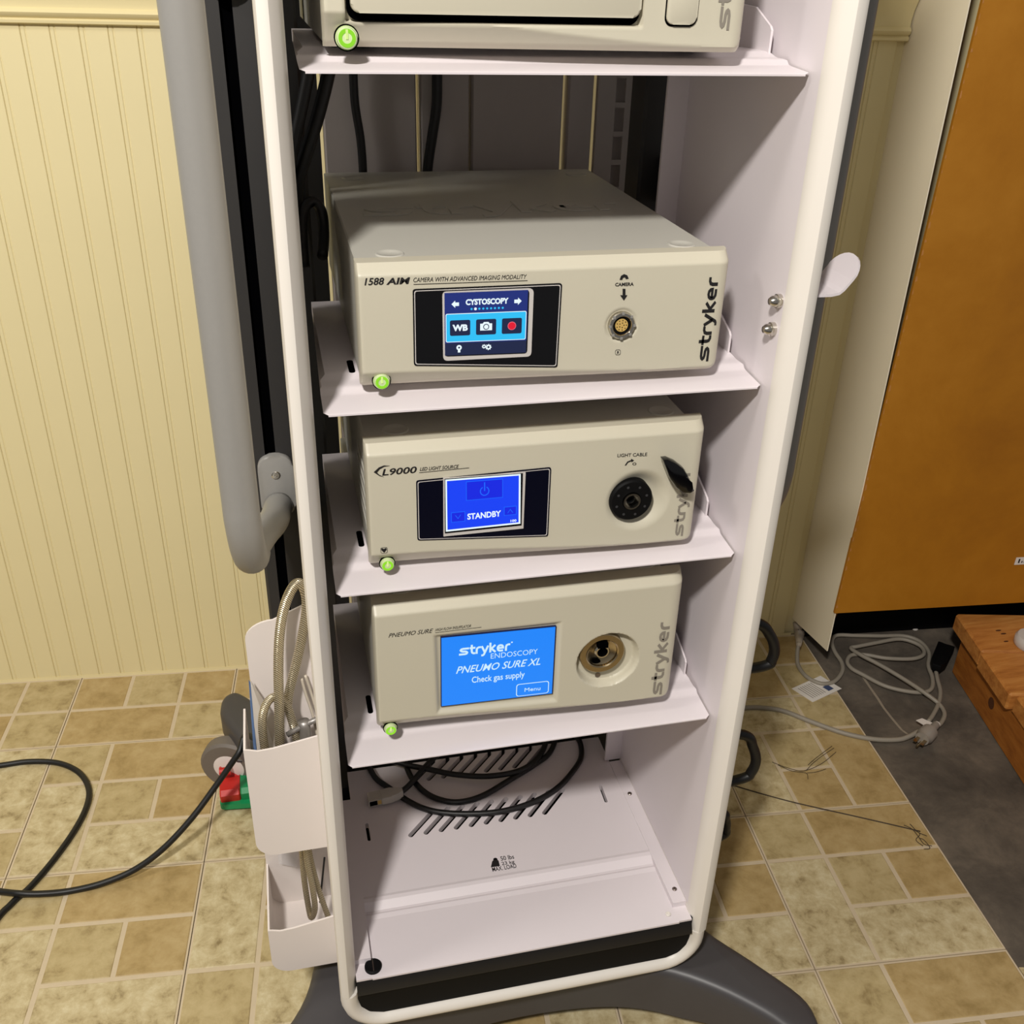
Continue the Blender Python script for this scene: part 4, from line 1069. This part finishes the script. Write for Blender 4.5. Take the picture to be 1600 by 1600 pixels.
cable('power_lead', 'grey lead running out from under the cart to the grey plug', CR([(60, 690), (150, 668), (230, 657), (310, 660), (400, 676), (540, 730), (700, 786), (850, 816), (970, 818), (1030, 800), (1075, 776)], [0] * 9 + [.002, .006]), .0046, CORD, 10, 'cord')
# instruction card under the cord
ca = [Vector(az(*p, .0014)) for p in ((1237, 1076), (1270, 1097), (1315, 1076), (1282, 1056))]
bm = PR([tuple(p.to_2d()) for p in ca], 'z', .0009, .0018)
card = thing('instruction_card', 'white printed card lying on the tiles under the grey cord', 'card', sum(ca, Vector()) / 4)
obj('card_sheet', bm, PAPER, card)
def cardp(u, v): return (ca[0] * (1 - u) + ca[1] * u) * (1 - v) + (ca[3] * (1 - u) + ca[2] * u) * v + Vector((0, 0, .0006))
for k in range(7):
    bm = bmesh.new(); v0 = .12 + .07 * k
    bm.faces.new([bm.verts.new(cardp(*p)) for p in ((.12, v0), (.85, v0), (.85, v0 + .022), (.12, v0 + .022))]); obj('print_line', bm, PRINTG, card)
bm = bmesh.new(); bm.faces.new([bm.verts.new(cardp(*p)) for p in ((.55, .66), (.85, .66), (.85, .84), (.55, .84))]); obj('print_block', bm, mat('blue_print', (60, 74, 110), .6), card)

# dark threads and a thin wire on the tiles
cable('thin_wire', 'long thin dark wire lying straight across the tiles', [az(1142, 1226, .0016), az(1200, 1243, .0016), az(1250, 1256, .0016), az(1330, 1274, .0016), az(1400, 1290, .0016), az(1438, 1299, .0016)], .0010, mat('dark_wire', (58, 44, 30), .6), 6, 'wire')
TH = mat('dark_thread', (62, 50, 36), .8)
th = thing('hair_tuft', 'loose dark threads gathered on a light tile beside the cart', 'debris', az(1255, 1200, 0))
for pts in ([(340, 930), (420, 960), (500, 975), (540, 940), (590, 900), (650, 860)], [(370, 945), (440, 975), (510, 985), (520, 1015)], [(500, 975), (545, 960), (600, 930), (660, 880)], [(515, 985), (560, 980), (610, 965)], [(520, 945), (560, 910), (640, 850)]):
    obj('thread', TB([az(*g(*p), .0016) for p in pts], .0005, 5, 4), TH, th)
fl = thing('fluff_tuft', 'small grey tuft of fluff at the edge of the vinyl', 'debris', az(1440, 1305, 0))
for pts in ([(1000, 1245), (1040, 1265), (1070, 1300), (1100, 1340), (1140, 1350)], [(1050, 1270), (1080, 1290), (1060, 1320), (1095, 1350)], [(1075, 1310), (1100, 1320), (1130, 1360), (1100, 1365)], [(1030, 1240), (1070, 1280), (1115, 1300)]):
    obj('thread', TB([az(*g(*p), .0018) for p in pts], .0006, 5, 4), TH, fl)
st = thing('paint_chip', 'pale flake of plaster on the dark concrete near the cabinet', 'debris', az(1429, 983, 0))
obj('flake', LT([(.006, 0), (.007, .0015), (.004, .003), (0, .003)], az(1429, 983, -.003), (0, 0, 1), 9), PAPER, st)
# long scrape on the concrete
SCR = mat('pale_scrape', (150, 138, 120), .9, var=.2, scale=120)
bm = bmesh.new()
prev = None
for i, (x, y) in enumerate(((790, 500), (830, 555), (865, 610), (900, 660), (940, 715), (990, 770), (1015, 790))):
    a = bm.verts.new(az(*g(x - 4 - (i % 2) * 3, y), -.0028)); b = bm.verts.new(az(*g(x + 5 + ((i + 1) % 2) * 4, y), -.0028))
    if prev: bm.faces.new((prev[0], prev[1], b, a))
    prev = (a, b)
sc_ = obj('scrape_mark', bm, SCR, floor)

# =================================================================== RIGHT: cabinet back and wooden step
HARD = mottled('varnished_hardboard', [(0.3, (160, 100, 10)), (0.5, (176, 114, 16)), (0.7, (188, 126, 30))], 3.5, .55, .12, False)
EDGE = mat('board_edge', (190, 130, 70), .6, var=.2, scale=150)
cab = thing('cabinet_back', 'tall orange-brown hardboard cabinet back raised on a foot, at the right', 'cabinet', (1.35, .72, 0))
ya = .597
b0 = at(1304, 958, 'y', ya)
def on_cab(u, z, off=0.0):       # u metres to the right of the board's left edge
    return Vector((b0.x, ya, 0)) + Vector((math.cos(A), math.sin(A), 0)) * u + Vector((math.sin(A), -math.cos(A), 0)) * off + Vector((0, 0, z))
zb_ = .160
def cbox(u0, u1, d0, d1, z0_, z1_, top_shift=0.0):
    bm = bmesh.new()
    vs = []
    for z, s_ in ((z0_, 0), (z1_, top_shift)):
        for uu, dd_ in ((u0, d0), (u1, d0), (u1, d1), (u0, d1)): vs.append(bm.verts.new(on_cab(uu + s_ + (z - .16) * .0200, z, -dd_)))
    for f in ((0, 1, 2, 3), (4, 5, 6, 7), (0, 1, 5, 4), (1, 2, 6, 5), (2, 3, 7, 6), (3, 0, 4, 7)): bm.faces.new([vs[i] for i in f])
    return bm
obj('back_board', cbox(0, .95, 0, .006, zb_, 1.95), HARD, cab)
bm = bmesh.new()
for k in range(90):
    z = zb_ + .012 + k * .021; h = random.uniform(.004, .013)
    wv_ = random.uniform(.0015, .004)
    vs = [bm.verts.new(on_cab(uu + (zz - .16) * .0200, zz, .0004)) for uu, zz in ((.0002, z), (wv_, z + h * .2), (wv_ * .7, z + h), (.0002, z + h))]; bm.faces.new(vs)
cw = obj('chipped_edge', bm, EDGE, cab)
bm = bmesh.new(); box(bm, 1.056, 1.070, .728, .765, -.003, .085, .002)
for v in bm.verts: v.co.x += max(0, v.co.z) * .33 * (1 if v.co.z < .07 else 1)
obj('foot', bm, HARD, cab, smooth=True)
struct(obj('shade_strip_back', along_wall([(.006, -.003), (-.006, -.003), (-.007, .09), (-.004, .10), (.006, .10)], WX1 + .012, 2.3), BLACK))  # black strip stands in for the deep shade along the wall under the cabinet
obj('bottom_rail', cbox(.018, .95, .012, .032, zb_ + .004, zb_ + .04), HARD, cab)
# small white sticker with dark marks on the board, cut by the frame
sl_ = at(1587, 878, 'y', .560)
uu_ = (Vector((sl_.x, sl_.y, 0)) - Vector((b0.x, ya, 0))).dot(Vector((math.cos(A), math.sin(A), 0)))
stk = obj('sticker', cbox(uu_, uu_ + .06, -.0012, -.0002, sl_.z - .009, sl_.z + .007), PAPER, cab)
for k, (dx, wdt, hh) in enumerate(((.006, .003, .009), (.013, .002, .004), (.018, .003, .009), (.026, .0025, .006))):
    obj('ink_mark', cbox(uu_ + dx, uu_ + dx + wdt, -.0016, -.0012, sl_.z - .005, sl_.z - .005 + hh), PRINTK, stk)

# wooden step of lumber: planks across, a beam below
def wood(name, stops, st, sc):
    return mottled(name, stops, sc, .6, .25, True, .0008, st)
WOOD = wood('pine_plank', [(0.3, (156, 92, 34)), (0.5, (190, 124, 56)), (0.72, (212, 150, 78))], (1.5, 14, 14), 5)
WOOD2 = wood('pine_beam', [(0.3, (136, 76, 18)), (0.5, (164, 98, 30)), (0.72, (182, 116, 44))], (14, 1.5, 14), 5)
KNOT = mat('dark_knot', (84, 46, 18), .7, var=.2, scale=300)
wa = math.radians(-12.6)
e1 = Vector((math.sin(wa), -math.cos(wa), 0)) * 1.0        # along the beam, toward the viewer
e1 = (Vector((1.198, .260, 0)) - Vector((1.269, .578, 0))).normalized()
e2 = Vector((-e1.y, e1.x, 0));  e2 = e2 if e2.x > 0 else -e2
W0 = Vector((1.269, .578, -.003))
def wb(a0, a1, c0, c1, z0_, z1_, bev=.003):
    bm = BX(a0, a1, c0, c1, z0_, z1_, bev=bev)
    M = Matrix(((e1.x, e2.x, 0, W0.x), (e1.y, e2.y, 0, W0.y), (0, 0, 1, W0.z), (0, 0, 0, 1)))
    bmesh.ops.transform(bm, matrix=M, verts=bm.verts); return bm
step = thing('wooden_step', 'rough pine step of thick planks on a beam, right of the loose cord', 'step', W0 + e1 * .25 + e2 * .2)
bw = obj('beam', wb(.006, .75, 0, .038, 0, .089), WOOD2, step)
obj('beam', wb(.006, .75, .42, .458, 0, .089), WOOD2, step)
for k in range(5):
    a0_ = -.018 + k * .1265
    pk = obj('plank', wb(a0_, a0_ + .125, -.012 - (.004 if k == 1 else 0) + (.006 if k == 2 else 0), .47, .0892, .127, .004), WOOD, step)
def wp_(a, c, z): return W0 + e1 * a + e2 * c + Vector((0, 0, z))
for (px, py, z, rx) in ((1568, 990, .1245, .006), (1572, 1002, .1245, .005), (1560, 985, .1245, .006)):
    k_ = at(px, py, 'z', z)
    obj('knot', PR([tuple(p) for p in circ(k_.x, k_.y, rx, 12, rx * .35)], 'z', z - .0006, z + .0002), KNOT, step)
kq = [wp_(.165 + .011 * math.cos(t), -.0003, .05 + .012 * math.sin(t)) for t in (2 * math.pi * i / 12 for i in range(12))]
bm = bmesh.new(); bm.faces.new([bm.verts.new(p) for p in kq]); obj('knot', bm, KNOT, step)
cp = at(1603, 1010, 'z', .124)
tag(obj('white_lid', LT([(.0, 0), (.028, 0), (.031, .004), (.031, .016), (.027, .022), (0, .023)], (cp.x + .010, cp.y, .124), (0, 0, 1), 28), mat('translucent_plastic', (206, 202, 196), .35), smooth=True), 'round white plastic lid on the wooden step, cut by the frame', 'lid')
